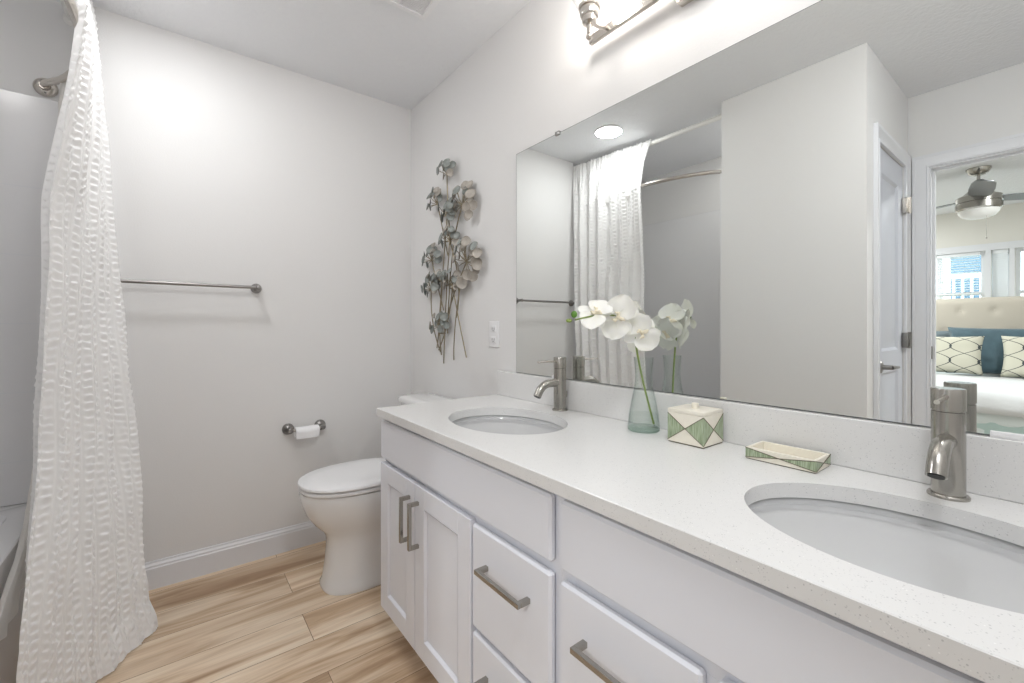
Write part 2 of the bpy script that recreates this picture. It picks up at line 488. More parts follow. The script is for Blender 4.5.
# baseboards with a moulded top
def baseboard(name, a, bb, nrm, h=0.118, t=0.015):
    a, bb, nrm = Vector(a), Vector(bb), Vector(nrm)
    prof = [(0, 0), (t, 0), (t, h * 0.76), (t * 0.8, h * 0.80), (t * 0.8, h * 0.86), (t * 0.45, h * 0.93), (t * 0.4, h), (0, h)]
    rings = [[p + nrm * d + Vector((0, 0, z)) for d, z in prof] for p in (a, bb)]
    return struct(MB().loft(rings).build(name, M['trim'], sharp=20))
baseboard('baseboard_far', (JX, WY, 0), (MX, WY, 0), (0, -1, 0))
baseboard('baseboard_right', (MX, 1.56, 0), (MX, WY - 0.015, 0), (-1, 0, 0))
baseboard('baseboard_closet', (CX1, CY0, 0), (CX1, CY1, 0), (1, 0, 0))
baseboard('baseboard_back', (DX, BY, 0), (0.5, BY, 0), (0, 1, 0))

def casing(name, axis, fixed, c0, c1, top, nrm, wdt=0.07, t=0.018):
    """door casing as a mitred frame; axis 'y' -> lies in an X=const wall, axis 'x' -> Y=const wall"""
    def P(c, z, d):
        return Vector((fixed + nrm * d, c, z)) if axis == 'y' else Vector((c, fixed + nrm * d, z))
    prof = [(0.0008, 0.0004), (0.0008, t * 0.55), (wdt * 0.12, t * 0.7), (wdt * 0.18, t * 0.45), (wdt * 0.75, t * 0.85), (wdt * 0.82, t), (wdt, t), (wdt, 0.0004)]
    rings = []
    rings.append([P(c0 - o, 0.001, d) for o, d in prof])
    rings.append([P(c0 - o, top + o, d) for o, d in prof])
    rings.append([P(c1 + o, top + o, d) for o, d in prof])
    rings.append([P(c1 + o, 0.001, d) for o, d in prof])
    return struct(MB().loft(rings).build(name, M['trim'], sharp=20))
casing('trim_1', 'y', DX, OY0, OY1, OH, 1)
casing('trim_2', 'x', CY0, DX0, DX1, DH, -1, wdt=0.07)
# jamb lining + stop + strike plate of the doorway
b = MB()
b.box((DX - 0.115, OY1 - 0.006, 0.001), (DX + 0.001, OY1 - 0.0002, OH - 0.0002)).box((DX - 0.115, OY0 + 0.0002, 0.001), (DX + 0.001, OY0 + 0.006, OH - 0.0002)).box((DX - 0.115, OY0 + 0.006, OH - 0.006), (DX + 0.001, OY1 - 0.006, OH - 0.0002))
b.box((DX - 0.07, OY1 - 0.017, 0.001), (DX - 0.035, OY1 - 0.0055, OH - 0.0055)).box((DX - 0.07, OY0 + 0.0055, 0.001), (DX - 0.035, OY0 + 0.017, OH - 0.0055))
b.box((DX - 0.07, OY0 + 0.017, OH - 0.018), (DX - 0.035, OY1 - 0.017, OH - 0.0055))
jamb = struct(b.build('trim_3', M['trim'])); jamb['_org'] = [0, 0, 0]
MB().box((DX - 0.030, OY1 - 0.009, 0.955), (DX - 0.006, OY1 - 0.005, 1.025), 0.001).build('strike_plate', M['dark_nickel'], jamb)

# closet door: two-panel leaf, hinges, lever
def panel_door():
    o = MB()
    x0, x1, yf = DX0 + 0.004, DX1 - 0.004, CY0 + 0.006
    z0, z1 = 0.01, DH - 0.004
    o.box((x0, yf + 0.010, z0), (x1, yf + 0.035, z1))
    st = 0.095
    rails = [(z0, z0 + 0.20), (0.90, 1.01), (z1 - 0.12, z1)]
    o.box((x0, yf, z0), (x0 + st, yf + 0.02, z1)); o.box((x1 - st, yf, z0), (x1, yf + 0.02, z1))
    for a, c in rails: o.box((x0 + st, yf, a), (x1 - st, yf + 0.02, c))
    for a, c in ((rails[0][1], rails[1][0]), (rails[1][1], rails[2][0])):
        A = [(x0 + st, a), (x1 - st, a), (x1 - st, c), (x0 + st, c)]
        ins = lambda d, y: [Vector((min(max(px, x0 + st + d), x1 - st - d), y, min(max(pz, a + d), c - d))) for px, pz in A]
        o.loft([ins(0, yf), ins(0.014, yf + 0.0095), ins(0.03, yf + 0.0095), ins(0.05, yf + 0.003)], cap0=False, cap1=True)
    d = struct(o.build('door_1', M['door'], sharp=20)); d['_org'] = [0, 0, 0]
    for i, z in enumerate((1.81, 1.06, 0.25)):
        h = MB().cyl((DX0 - 0.001, CY0 - 0.024, z - 0.045), (DX0 - 0.001, CY0 - 0.024, z + 0.045), 0.008)
        h.box((DX0 - 0.002, CY0 - 0.022, z - 0.042), (DX0 + 0.028, CY0 + 0.004, z + 0.042), 0.001)
        h.build('hinge', M['nickel_b'] if i == 0 else M['dark_nickel'], d)
    hx, hz = DX1 - 0.06, 0.935
    r = MB().lathe([(0.031, 0), (0.031, 0.006), (0.026, 0.012), (0.012, 0.014), (0.011, 0.05)], (hx, yf, hz), (0, -1, 0))
    r.tube([(hx, yf - 0.045, hz), (hx - 0.02, yf - 0.052, hz), (hx - 0.06, yf - 0.052, hz - 0.002), (hx - 0.115, yf - 0.05, hz - 0.004)], [0.012, 0.010, 0.0085, 0.008])
    r.build('door_lever', M['dark_nickel'], d)
panel_door()

# ------------------------------------------------------------------ mirror
mt = thing('wall_mirror', 'large frameless plate mirror on the wall behind the two basins', 'mirror', (MX, 0.622, 0.943))
MB().box((MX - 0.006, -0.175, 0.944), (MX, 1.4205, 1.851), mi=1).box((MX - 0.0066, -0.173, 0.946), (MX - 0.0058, 1.4185, 1.849), mi=0).build('mirror_glass', [M['mirror'], M['mirror_edge']], mt)
for y, z in ((1.173, 1.851), (0.10, 1.851)):
    MB().box((MX - 0.011, y - 0.011, z - 0.008), (MX, y + 0.011, z + 0.006), 0.001).build('mirror_clip', M['dark_nickel'], mt)
for y, z in ((0.06, 0.946), (1.17, 0.946)):
    MB().box((MX - 0.0115, y - 0.03, z - 0.0035), (MX, y + 0.03, z + 0.007), 0.001).build('mirror_clip', M['plastic'], mt)

# ------------------------------------------------------------------ vanity
FX = 0.592        # face of doors and drawers
CF = 0.611        # face of the carcass
VZ0, VZ1 = 0.105, 0.806
def shaker(y0, y1, z0, z1, mb):
    f = 0.062
    mb.box((FX + 0.009, y0 + f - 0.002, z0 + f - 0.002), (CF - 0.002, y1 - f + 0.002, z1 - f + 0.002))
    for lo, hi in (((y0, z0), (y0 + f, z1)), ((y1 - f, z0), (y1, z1)), ((y0 + f, z0), (y1 - f, z0 + f)), ((y0 + f, z1 - f), (y1 - f, z1))):
        mb.box((FX, lo[0], lo[1]), (CF - 0.001, hi[0], hi[1]), 0.0012, 1)
    # sloped sticking
    a, b_, c, d = y0 + f, y1 - f, z0 + f, z1 - f
    e = 0.006
    mb.loft([[Vector((FX, y, z)) for y, z in ((a, c), (b_, c), (b_, d), (a, d))],
             [Vector((FX + 0.0085, y, z)) for y, z in ((a + e, c + e), (b_ - e, c + e), (b_ - e, d - e), (a + e, d - e))]], cap0=False, cap1=False)
    return mb
def pull_v(y, z0, z1):
    mb = MB(); t = 0.0055
    mb.box((FX - 0.034, y - t, z0), (FX - 0.024, y + t, z1), 0.0008, 1)
    for z in (z0 + t, z1 - t): mb.box((FX - 0.0245, y - t, z - t), (FX + 0.0005, y + t, z + t), 0.0005, 1)
    return mb
def pull_h(y0, y1, z):
    mb = MB(); t = 0.0055
    mb.box((FX - 0.034, y0, z - t), (FX - 0.024, y1, z + t), 0.0008, 1)
    for y in (y0 + t, y1 - t): mb.box((FX - 0.0245, y - t, z - t), (FX + 0.0005, y + t, z + t), 0.0005, 1)
    return mb
def cabinet(ya, yb, doors, drawers, label):
    """ya<yb ends, doors [(y0,y1,handle_y)], drawers (y0,y1)"""
    t = thing('vanity_cabinet', label, 'cabinet', (0.86, (ya + yb) / 2, 0))
    b = MB()
    x1 = MX - 0.003
    c_ = CF + 0.0195
    b.box((c_, ya, VZ0), (x1, ya + 0.016, 0.812)).box((c_, yb - 0.016, VZ0), (x1, yb, 0.812))
    b.box((c_, ya + 0.016, VZ0), (x1 - 0.01, yb - 0.016, VZ0 + 0.016)).box((x1 - 0.01, ya, VZ0), (x1, yb, 0.812))
    # face frame
    f = 0.02
    g_ = CF + 0.0005; h_ = 0.0345
    b.box((g_, ya + h_, 0.775), (g_ + f, yb - h_, 0.8115)).box((g_, ya + h_, VZ0 + 0.0005), (g_ + f, yb - h_, VZ0 + 0.03)).box((g_, ya + h_, 0.63), (g_ + f, yb - h_, 0.68))
    b.box((CF, ya, VZ0), (CF + f, ya + 0.035, 0.812)).box((CF, yb - 0.035, VZ0), (CF + f, yb, 0.812))
    ym = 0.5 * (drawers[1] + doors[0][0]) if drawers[0] < doors[0][0] else 0.5 * (drawers[0] + doors[-1][1])
    b.box((CF, ym - 0.03, VZ0 + 0.029), (CF + f - 0.001, ym + 0.03, 0.631))
    b.box((CF + 0.001, drawers[0] - 0.005, 0.35), (CF + f, drawers[1] + 0.005, 0.40))
    b.build('carcass', M['cab'], t)
    MB().box((CF + 0.075, ya + 0.002, 0), (CF + 0.09, yb - 0.002, VZ0)).box((CF + 0.09, ya + 0.002, 0), (x1, ya + 0.018, VZ0)).box((CF + 0.09, yb - 0.018, 0), (x1, yb - 0.002, VZ0)).build('toe_kick', M['cab'], t)
    ends = [min(drawers[0], doors[0][0]), max(drawers[1], doors[-1][1])]
    MB().box((FX, ends[0], 0.662), (CF - 0.001, ends[1], 0.797), 0.005, 1).build('false_drawer_front', M['cab'], t)
    for y0, y1, hy in doors:
        d = shaker(y0, y1, 0.125, 0.645, MB()).build('door', M['cab'], t, sharp=20)
        pull_v(hy, 0.456, 0.598).build('handle', M['nickel'], d)
    for z0, z1 in ((0.383, 0.640), (0.125, 0.370)):
        d = MB().box((FX, drawers[0], z0), (CF - 0.001, drawers[1], z1), 0.005, 1).build('drawer', M['cab'], t)
        yc = sum(drawers) / 2
        pull_h(yc - 0.083, yc + 0.083, 0.556 if z0 > 0.3 else 0.290).build('handle', M['nickel'], d)
    return t
YC = 0.625
cabinet(YC, 1.542, [(0.936, 1.256, 1.233), (1.260, 1.540, 1.295)], (0.640, 0.928), 'white vanity cabinet with shaker doors and bar pulls next to the toilet')
cabinet(2 * YC - 1.542, YC - 0.0005, [(-0.288, -0.010, -0.045), (-0.006, 0.300, 0.015)], (0.325, 0.613), 'white vanity cabinet under the nearer basin, at the lower right edge')

# countertop with two oval cut-outs and a backsplash
CT = 0.840; CB = 0.812
X0c, X1c, Y0c, Y1c = 0.579, MX - 0.001, -0.296, 1.545
SK = [(0.835, 1.108), (0.830, 0.142)]
SA, SB = 0.168, 0.218     # half sizes along X and Y
def counter():
    t = thing('vanity_countertop', 'white speckled quartz worktop with raised backsplash spanning both basins', 'countertop', (0.86, 0.625, CB))
    mb = MB(); n = 64
    b = bmesh.new()
    xs0, xs1 = 0.832 - 0.2, 0.832 + 0.2
    for z, up in ((CT, 1), (CB, 0)):
        def rect(x0, y0, x1, y1):
            p = [(x0, y0, z), (x1, y0, z), (x1, y1, z), (x0, y1, z)]
            if not up: p.reverse()
            b.faces.new([b.verts.new(q) for q in p])
        e = 0.0015 if up else 0
        xa, xb, ya, yb = X0c + e, X1c, Y0c + e, Y1c - e
        yy = [ya] + [v for s in sorted(SK, key=lambda s: s[1]) for v in (s[1] - 0.25, s[1] + 0.25)] + [yb]
        for i in range(0, len(yy), 2): rect(xa, yy[i], xb, yy[i + 1])
        for cx, cy in SK:
            rect(xa, cy - 0.25, xs0, cy + 0.25); rect(xs1, cy - 0.25, xb, cy + 0.25)
            ell = [b.verts.new((cx + SA * math.cos(2 * math.pi * k / n), cy + SB * math.sin(2 * math.pi * k / n), z)) for k in range(n)]
            sq = []
            for k in range(n):
                c_, s_ = math.cos(2 * math.pi * k / n), math.sin(2 * math.pi * k / n)
                m_ = max(abs(c_), abs(s_))
                sq.append(b.verts.new((0.832 + 0.2 * c_ / m_, cy + 0.25 * s_ / m_, z)))
            for k in range(n):
                q = (k + 1) % n
                f = (ell[k], sq[k], sq[q], ell[q])
                b.faces.new(f if up else tuple(reversed(f)))
    mb._merge(b)
    e = 0.0015
    top = [(X0c + e, Y0c + e), (X1c, Y0c + e), (X1c, Y1c - e), (X0c + e, Y1c - e)]
    mid = [(X0c, Y0c), (X1c, Y0c), (X1c, Y1c), (X0c, Y1c)]
    mb.loft([[Vector((x, y, CB)) for x, y in mid], [Vector((x, y, CT - e)) for x, y in mid], [Vector((x, y, CT)) for x, y in top]], False, False)
    for cx, cy in SK:
        bb = bmesh.new(); pr = None
        rr = [[bb.verts.new((cx + (SA - d) * math.cos(2 * math.pi * k / n), cy + (SB - d) * math.sin(2 * math.pi * k / n), z)) for k in range(n)] for d, z in ((0, CB), (0, CT))]
        for k in range(n):
            q = (k + 1) % n
            bb.faces.new((rr[0][q], rr[0][k], rr[1][k], rr[1][q]))
        mb._merge(bb)
    mb.build('slab', M['quartz'], t, sharp=30)
    MB().box((MX - 0.021, Y0c, CT + 0.0003), (MX - 0.001, Y1c - 0.004, 0.9425), 0.0012, 1).build('backsplash', M['quartz'], t)
counter()

def basin(cx, cy, label):
    t = thing('undermount_basin', label, 'sink', (cx, cy, CB - 0.15), 'undermount basins')
    n = 64
    def ring(k, z, off=0):
        return [Vector((cx + (SA * k + off) * math.cos(2 * math.pi * j / n), cy + (SB * k + off) * math.sin(2 * math.pi * j / n), z)) for j in range(n)]
    prof = [(1.10, 0), (1.03, 0), (1.015, -0.004), (1.0, -0.02), (0.975, -0.05), (0.92, -0.085), (0.82, -0.112), (0.66, -0.130), (0.45, -0.139), (0.22, -0.143), (0.14, -0.145)]
    rings = [ring(k, CB - 0.0006 + z) for k, z in prof]
    outer = [ring(k, CB - 0.0006 + z - 0.012, 0.004) for k, z in reversed(prof)]
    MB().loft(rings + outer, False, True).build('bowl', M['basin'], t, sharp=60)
    MB().lathe([(0.021, 0), (0.021, 0.003), (0.017, 0.0045), (0.012, 0.004), (0.012, 0.007), (0.0, 0.009)], (cx, cy, CB - 0.146), n=24).build('drain', M['nickel_b'], t)
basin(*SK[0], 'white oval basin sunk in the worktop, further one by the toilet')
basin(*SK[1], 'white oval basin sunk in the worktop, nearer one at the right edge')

# ------------------------------------------------------------------ faucets
def faucet(x, y, label):
    t = thing('basin_faucet', label, 'faucet', (x, y, CT), 'basin faucets')
    z = CT
    MB().lathe([(0.0275, 0), (0.0275, 0.004), (0.0255, 0.006), (0.022, 0.006)], (x, y, z), n=40).build('base_ring', M['nickel'], t)
    MB().lathe([(0.022, 0.004), (0.022, 0.147), (0.0205, 0.148), (0.0205, 0.150)], (x, y, z), n=40).build('body', M['nickel'], t)
    c = MB().lathe([(0.0205, 0.1495), (0.0225, 0.150), (0.0225, 0.185), (0.0215, 0.187), (0, 0.187)], (x, y, z), n=40).build('handle_cap', M['nickel'], t)
    MB().tube([(x - 0.018, y, z + 0.174), (x - 0.102, y, z + 0.1735)], [0.0042, 0.0038], n=12).build('lever', M['nickel_b'], c)
    pts = [(x - 0.012, y, z + 0.098)]
    for k in range(0, 10):
        a = k / 9 * R(62)
        pts.append((x - 0.047 - 0.060 * math.sin(a), y, z + 0.098 + 0.004 * math.sin(a) - 0.062 * (1 - math.cos(a))))
    dx = Vector(pts[-1]) - Vector(pts[-2]); dx.normalize()
    pts.append(Vector(pts[-1]) + dx * 0.014)
    s = MB().tube(pts, 0.0135, n=24).build('spout', M['nickel'], t)
    e = Vector(pts[-1])
    MB().cyl(e - dx * 0.001, e + dx * 0.0012, 0.0105, 20).build('aerator', M['black'], s)
    MB().tube([(x + 0.020, y - 0.002, z + 0.045), (x + 0.030, y - 0.003, z + 0.047)], 0.003).tube([(x + 0.029, y - 0.003, z + 0.047), (x + 0.030, y - 0.003, z + 0.066)], 0.0028).build('drain_rod', M['nickel'], t)
faucet(1.076, 1.112, 'brushed nickel single lever faucet at the basin nearer the toilet')
faucet(1.060, 0.134, 'brushed nickel single lever faucet at the basin nearest the camera')

# ------------------------------------------------------------------ toilet
def toilet():
    cy = 2.0
    t = thing('toilet', 'white two-piece toilet with closed lid against the mirror wall', 'toilet', (0.78, cy, 0))
    n = 48
    def egg(xf, xb, hw, z, sq=2.3):
        # pointed-oval outline, front at xf, back at xb
        cx = xf + (xb - xf) * 0.55; out = []
        for k in range(n):
            a = 2 * math.pi * k / n
            c_, s_ = math.cos(a), math.sin(a)
            rx = (cx - xf) if c_ < 0 else (xb - cx)
            e = 2 / sq
            out.append(Vector((cx + rx * math.copysign(abs(c_) ** e, c_), cy + hw * math.copysign(abs(s_) ** e, s_), z)))
        return out
    b = MB()
    rings = [egg(0.506, 0.84, 0.130, 0.0, 2.6), egg(0.504, 0.84, 0.132, 0.012, 2.6), egg(0.514, 0.83, 0.122, 0.030, 2.6), egg(0.522, 0.82, 0.114, 0.10, 2.5),
             egg(0.528, 0.82, 0.110, 0.17, 2.4), egg(0.527, 0.83, 0.112, 0.215, 2.3), egg(0.513, 0.86, 0.122, 0.245, 2.2), egg(0.476, 0.90, 0.146, 0.283, 2.1),
             egg(0.444, 0.93, 0.168, 0.330, 2.1), egg(0.426, 0.95, 0.180, 0.380, 2.1), egg(0.418, 0.95, 0.184, 0.418, 2.1), egg(0.422, 0.95, 0.181, 0.430, 2.1)]
    b.loft(rings)
    rear = lambda z, hw_, x0_: [Vector((x0_, cy - hw_, z)), Vector((1.06, cy - hw_, z)), Vector((1.06, cy + hw_, z)), Vector((x0_, cy + hw_, z))]
    b.loft([rear(0.0, 0.112, 0.66), rear(0.03, 0.108, 0.66), rear(0.035, 0.088, 0.66), rear(0.24, 0.085, 0.68), rear(0.33, 0.11, 0.72), rear(0.40, 0.12, 0.76)])
    b.box((0.86, cy - 0.125, 0.32), (1.115, cy + 0.125, 0.427), 0.02, 3)
    b.build('bowl', M['porc'], t, sharp=50)
    s = MB(); s.loft([egg(0.424, 0.90, 0.178, 0.433), egg(0.418, 0.905, 0.184, 0.438), egg(0.418, 0.905, 0.184, 0.446), egg(0.424, 0.90, 0.178, 0.450)]).build('seat', M['plastic'], t, sharp=50)
    l = MB(); l.loft([egg(0.421, 0.90, 0.181, 0.454), egg(0.415, 0.905, 0.187, 0.459), egg(0.416, 0.905, 0.186, 0.468), egg(0.428, 0.895, 0.176, 0.475), egg(0.49, 0.85, 0.125, 0.478)]).build('lid', M['plastic'], t, sharp=50)
    for sy in (-0.075, 0.075):
        MB().lathe([(0.014, 0.427), (0.014, 0.462), (0.010, 0.470), (0, 0.471)], (0.918, cy + sy, 0), n=16).build('hinge', M['plastic'], t)
    def rr(x0, x1, hw, z, r=0.05):
        out = []
        for (cx_, cy_, a0) in ((x1 - r * 0.5, cy + hw - r * 0.5, 0), (x0 + r, cy + hw - r, 90), (x0 + r, cy - hw + r, 180), (x1 - r * 0.5, cy - hw + r * 0.5, 270)):
            q = r if a0 in (90, 180) else r * 0.5
            for k in range(9):
                a = R(a0 + k * 90 / 8); out.append(Vector((cx_ + q * math.cos(a), cy_ + q * math.sin(a), z)))
        return out
    MB().loft([rr(0.965, 1.105, 0.19, 0.424), rr(0.955, 1.112, 0.20, 0.45), rr(0.945, 1.113, 0.208, 0.70), rr(0.944, 1.113, 0.209, 0.734)]).build('tank', M['porc'], t, sharp=50)
    MB().loft([rr(0.942, 1.115, 0.212, 0.736), rr(0.932, 1.116, 0.222, 0.741), rr(0.932, 1.116, 0.222, 0.757), rr(0.942, 1.112, 0.213, 0.769), rr(0.97, 1.09, 0.18, 0.773)]).build('tank_lid', M['porc'], t, sharp=50)
    MB().cyl((0.946, cy - 0.15, 0.69), (0.933, cy - 0.15, 0.69), 0.012).tube([(0.930, cy - 0.155, 0.69), (0.928, cy - 0.09, 0.685)], 0.005).build('flush_lever', M['nickel_b'], t)
    for sy in (-1, 1):
        MB().sphere((0.76, cy + sy * 0.128, 0.012), 0.014, (1, 1, 0.9), 12).build('bolt_cap', M['plastic'], t)
toilet()

# ------------------------------------------------------------------ far wall fittings
def rose(mb, x, z, yw=WY, r=0.026, stand=0.062):
    mb.lathe([(r, 0), (r, 0.005), (r * 0.92, 0.012), (r * 0.62, 0.020), (r * 0.42, 0.026), (r * 0.36, stand), (r * 0.46, stand + 0.006), (r * 0.46, stand + 0.016), (r * 0.3, stand + 0.02), (0, stand + 0.021)], (x, yw, z), (0, -1, 0), n=28)
    return mb
t = thing('towel_bar', 'long straight nickel towel bar on the far wall beside the curtain', 'towel bar', (0.05, WY, 1.32))
for x in (0.317, -0.243): rose(MB(), x, 1.321, r=0.024).build('post', M['dark_nickel'], t)
MB().cyl((-0.243, WY - 0.068, 1.321), (0.317, WY - 0.068, 1.321), 0.0075, 20).build('bar', M['dark_nickel'], t)

TPX0, TPX1, TPZ = 0.458, 0.611, 0.615
t = thing('toilet_paper_holder', 'nickel toilet paper holder with two round posts on the far wall', 'paper holder', (0.54, WY, TPZ))
for x in (TPX0, TPX1): rose(MB(), x, TPZ, r=0.028, stand=0.05).build('post', M['dark_nickel'], t)
MB().cyl((TPX0, WY - 0.061, TPZ), (TPX1, WY - 0.061, TPZ), 0.0065, 16).build('spindle', M['nickel_b'], t)
o = MB()
yc = WY - 0.061
rings = []
for r_, x in ((0.019, TPX0 + 0.022), (0.027, TPX0 + 0.022), (0.0275, TPX0 + 0.026), (0.0275, TPX1 - 0.026), (0.027, TPX1 - 0.022), (0.019, TPX1 - 0.022), (0.019, TPX0 + 0.022)):
    rings.append([Vector((x, yc + r_ * math.cos(2 * math.pi * k / 32), TPZ - 0.012 + r_ * math.sin(2 * math.pi * k / 32))) for k in range(32)])
o.loft(rings, False, False)
o.box((TPX0 + 0.024, yc - 0.0278, TPZ - 0.040), (TPX1 - 0.024, yc - 0.0272, TPZ - 0.012))
tag(rebase(o.build('toilet_paper_roll', M['paper']), (0.54, yc, TPZ - 0.04)), 'thin white toilet paper roll on the wall holder', 'toilet paper')

# duplex outlet beside the mirror
t = thing('wall_outlet', 'white duplex outlet on the mirror wall between metal flowers and mirror', 'outlet', (MX, 1.583, 1.10))
oy, oz = 1.583, 1.101
MB().box((MX - 0.006, oy - 0.036, oz - 0.058), (MX, oy + 0.036, oz + 0.058), 0.002).build('cover_plate', M['plastic'], t)
for dz in (-0.024, 0.024):
    s_ = MB().box((MX - 0.009, oy - 0.017, oz + dz - 0.014), (MX - 0.004, oy + 0.017, oz + dz + 0.014), 0.002).build('socket', M['plastic'], t)
    MB().box((MX - 0.0094, oy - 0.009, oz + dz - 0.004), (MX - 0.0088, oy - 0.006, oz + dz + 0.006)).box((MX - 0.0094, oy + 0.006, oz + dz - 0.004), (MX - 0.0088, oy + 0.009, oz + dz + 0.006)).cyl((MX - 0.0094, oy, oz + dz - 0.008), (MX - 0.0088, oy, oz + dz - 0.008), 0.0028, 10).build('slots', M['black'], s_)

# ------------------------------------------------------------------ vanity light
def vanity_light():
    t = thing('vanity_light', 'nickel bar light with three clear glass shades above the mirror', 'wall lamp', (MX, YC, 2.06))
    MB().box((MX - 0.030, YC - 0.052, 2.030), (MX, YC + 0.052, 2.125), 0.004).build('back_plate', M['nickel_b'], t)
    MB().box((MX - 0.046, 0.266, 2.067), (MX - 0.030, 0.984, 2.095), 0.001, 1).build('bar', M['nickel_b'], t)
    X = MX - 0.128
    for y in (0.907, YC, 0.343):
        a = MB()
        a.tube([(MX - 0.040, y + 0.018 * 0, 2.082), (MX - 0.08, y, 2.068), (X, y, 2.064)], 0.006)
        a.sphere((X, y, 2.020), 0.0115, n=14).cyl((X, y, 2.026), (X, y, 2.066), 0.0085)
        a.lathe([(0.0095, 0.035), (0.022, 0.039), (0.0225, 0.056), (0.0275, 0.058), (0.029, 0.062), (0.029, 0.080), (0.033, 0.081), (0.033, 0.089), (0.02, 0.089)], (X, y, 2.022))
        h = a.build('lamp_holder', M['nickel_b'], t)
        g = MB()
        pr = [(0.031, 0.086), (0.042, 0.098), (0.052, 0.118), (0.058, 0.145), (0.060, 0.180), (0.060, 0.225)]
        inn = [(r_ - 0.002, z) for r_, z in reversed(pr)]
        g.lathe(pr + inn, (X, y, 2.022), n=40, cap0=False, cap1=False)
        g.build('lamp_shade', M['shade_glass'], h)
        MB().lathe([(0.012, 0.085), (0.013, 0.105), (0.024, 0.135), (0.030, 0.160), (0.026, 0.180), (0.012, 0.192), (0, 0.194)], (X, y, 2.022), n=24).build('bulb', M['bulb'], h)
vanity_light()

# ceiling can (lit), then an entry dome and alcove can added as unseen fill
def can(name, x, y, label, r=0.09, room='ceiling lights in the bathroom'):
    t = thing(name, label, 'ceiling light', (x, y, CEIL), room)
    MB().lathe([(r, 0), (r, -0.004), (r * 0.95, -0.008), (r * 0.82, -0.009), (r * 0.80, -0.004), (r * 0.80, 0)], (x, y, CEIL), n=48, cap0=False, cap1=False).build('trim_ring', M['plastic'], t)
    MB().lathe([(r * 0.81, -0.003), (r * 0.5, -0.006), (0, -0.007)], (x, y, CEIL), n=40, cap0=False, cap1=False).build('diffuser', M['can'], t)
can('recessed_light', -0.04, 1.90, 'round white ceiling light, lit, seen in the mirror beside the curtain top')
t = thing('entry_fill_dome', 'added dome light over the entry, out of view, brightening the room', 'ceiling light', (0.28, -0.10, CEIL))  # unseen dome put in to even out the room brightness
MB().lathe([(0.165, 0), (0.165, -0.018), (0.155, -0.022), (0.150, -0.018)], (0.28, -0.10, CEIL), n=48, cap1=False).build('base', M['nickel_b'], t)
MB().lathe([(0.150, -0.018), (0.146, -0.040), (0.125, -0.062), (0.08, -0.078), (0.0, -0.084)], (0.28, -0.10, CEIL), n=48, cap0=False, cap1=False).build('diffuser', M['dome'], t)

can('recessed_light', -0.70, 1.40, 'small added fill light inside the tub alcove, out of view', 0.06)  # hidden fixture added to go with the alcove fill lamp

# exhaust vent
t = thing('exhaust_vent', 'square white exhaust grille in the ceiling above the toilet side', 'vent', (0.705, 1.55, CEIL))
vx0, vx1, vy0, vy1 = 0.57, 0.84, 1.415, 1.685
b = MB()
b.loft([[Vector((x, y, CEIL - z)) for x, y in ((vx0 + i, vy0 + i), (vx1 - i, vy0 + i), (vx1 - i, vy1 - i), (vx0 + i, vy1 - i))] for i, z in ((0, 0), (0.004, 0.014), (0.030, 0.020), (0.032, 0.012))], False, False)
b.build('frame', M['plastic'], t, sharp=20)
MB().box((vx0 + 0.03, vy0 + 0.03, CEIL - 0.006), (vx1 - 0.03, vy1 - 0.03, CEIL - 0.001)).build('duct', M['black'], t)
b = MB(); k = 0; y = vy0 + 0.036
while y < vy1 - 0.034:
    b.box((vx0 + 0.03, y, CEIL - 0.017), (vx1 - 0.03, y + 0.0035, CEIL - 0.010)); y += 0.0085
b.box(((vx0 + vx1) / 2 - 0.003, vy0 + 0.03, CEIL - 0.018), ((vx0 + vx1) / 2 + 0.003, vy1 - 0.03, CEIL - 0.009))
b.build('grille', M['plastic'], t)

# ------------------------------------------------------------------ metal wall flowers
random.seed(11)
AX = MX - 0.035
tfl = thing('metal_wall_flowers', 'wall sculpture of grey metal flowers on thin crossing brass stems', 'wall art', (MX, 1.93, 1.45))
def cup_petal(mb, c, nrm, r, mi):
    nrm = Vector(nrm).normalized(); q = Vector((0, 0, 1)).rotation_difference(nrm)
    rings = []
    n = 14
    ph = random.random() * 6
    for fr, h in ((0.0, 0.0), (0.4, 0.02), (0.75, 0.10), (0.97, 0.26), (1.0, 0.30), (0.97, 0.32), (0.72, 0.17), (0.0, 0.08)):
        rings.append([Vector(c) + q @ Vector((max(fr, 0.01) * r * (1 + 0.07 * math.sin(3 * 2 * math.pi * k / n + ph)) * math.cos(2 * math.pi * k / n), max(fr, 0.01) * r * math.sin(2 * math.pi * k / n), h * r)) for k in range(n)])
    mb.loft(rings[:5], cap1=False, mi=mi); mb.loft(rings[4:6], False, False, mi=0); mb.loft(rings[5:], cap0=False, mi=mi)
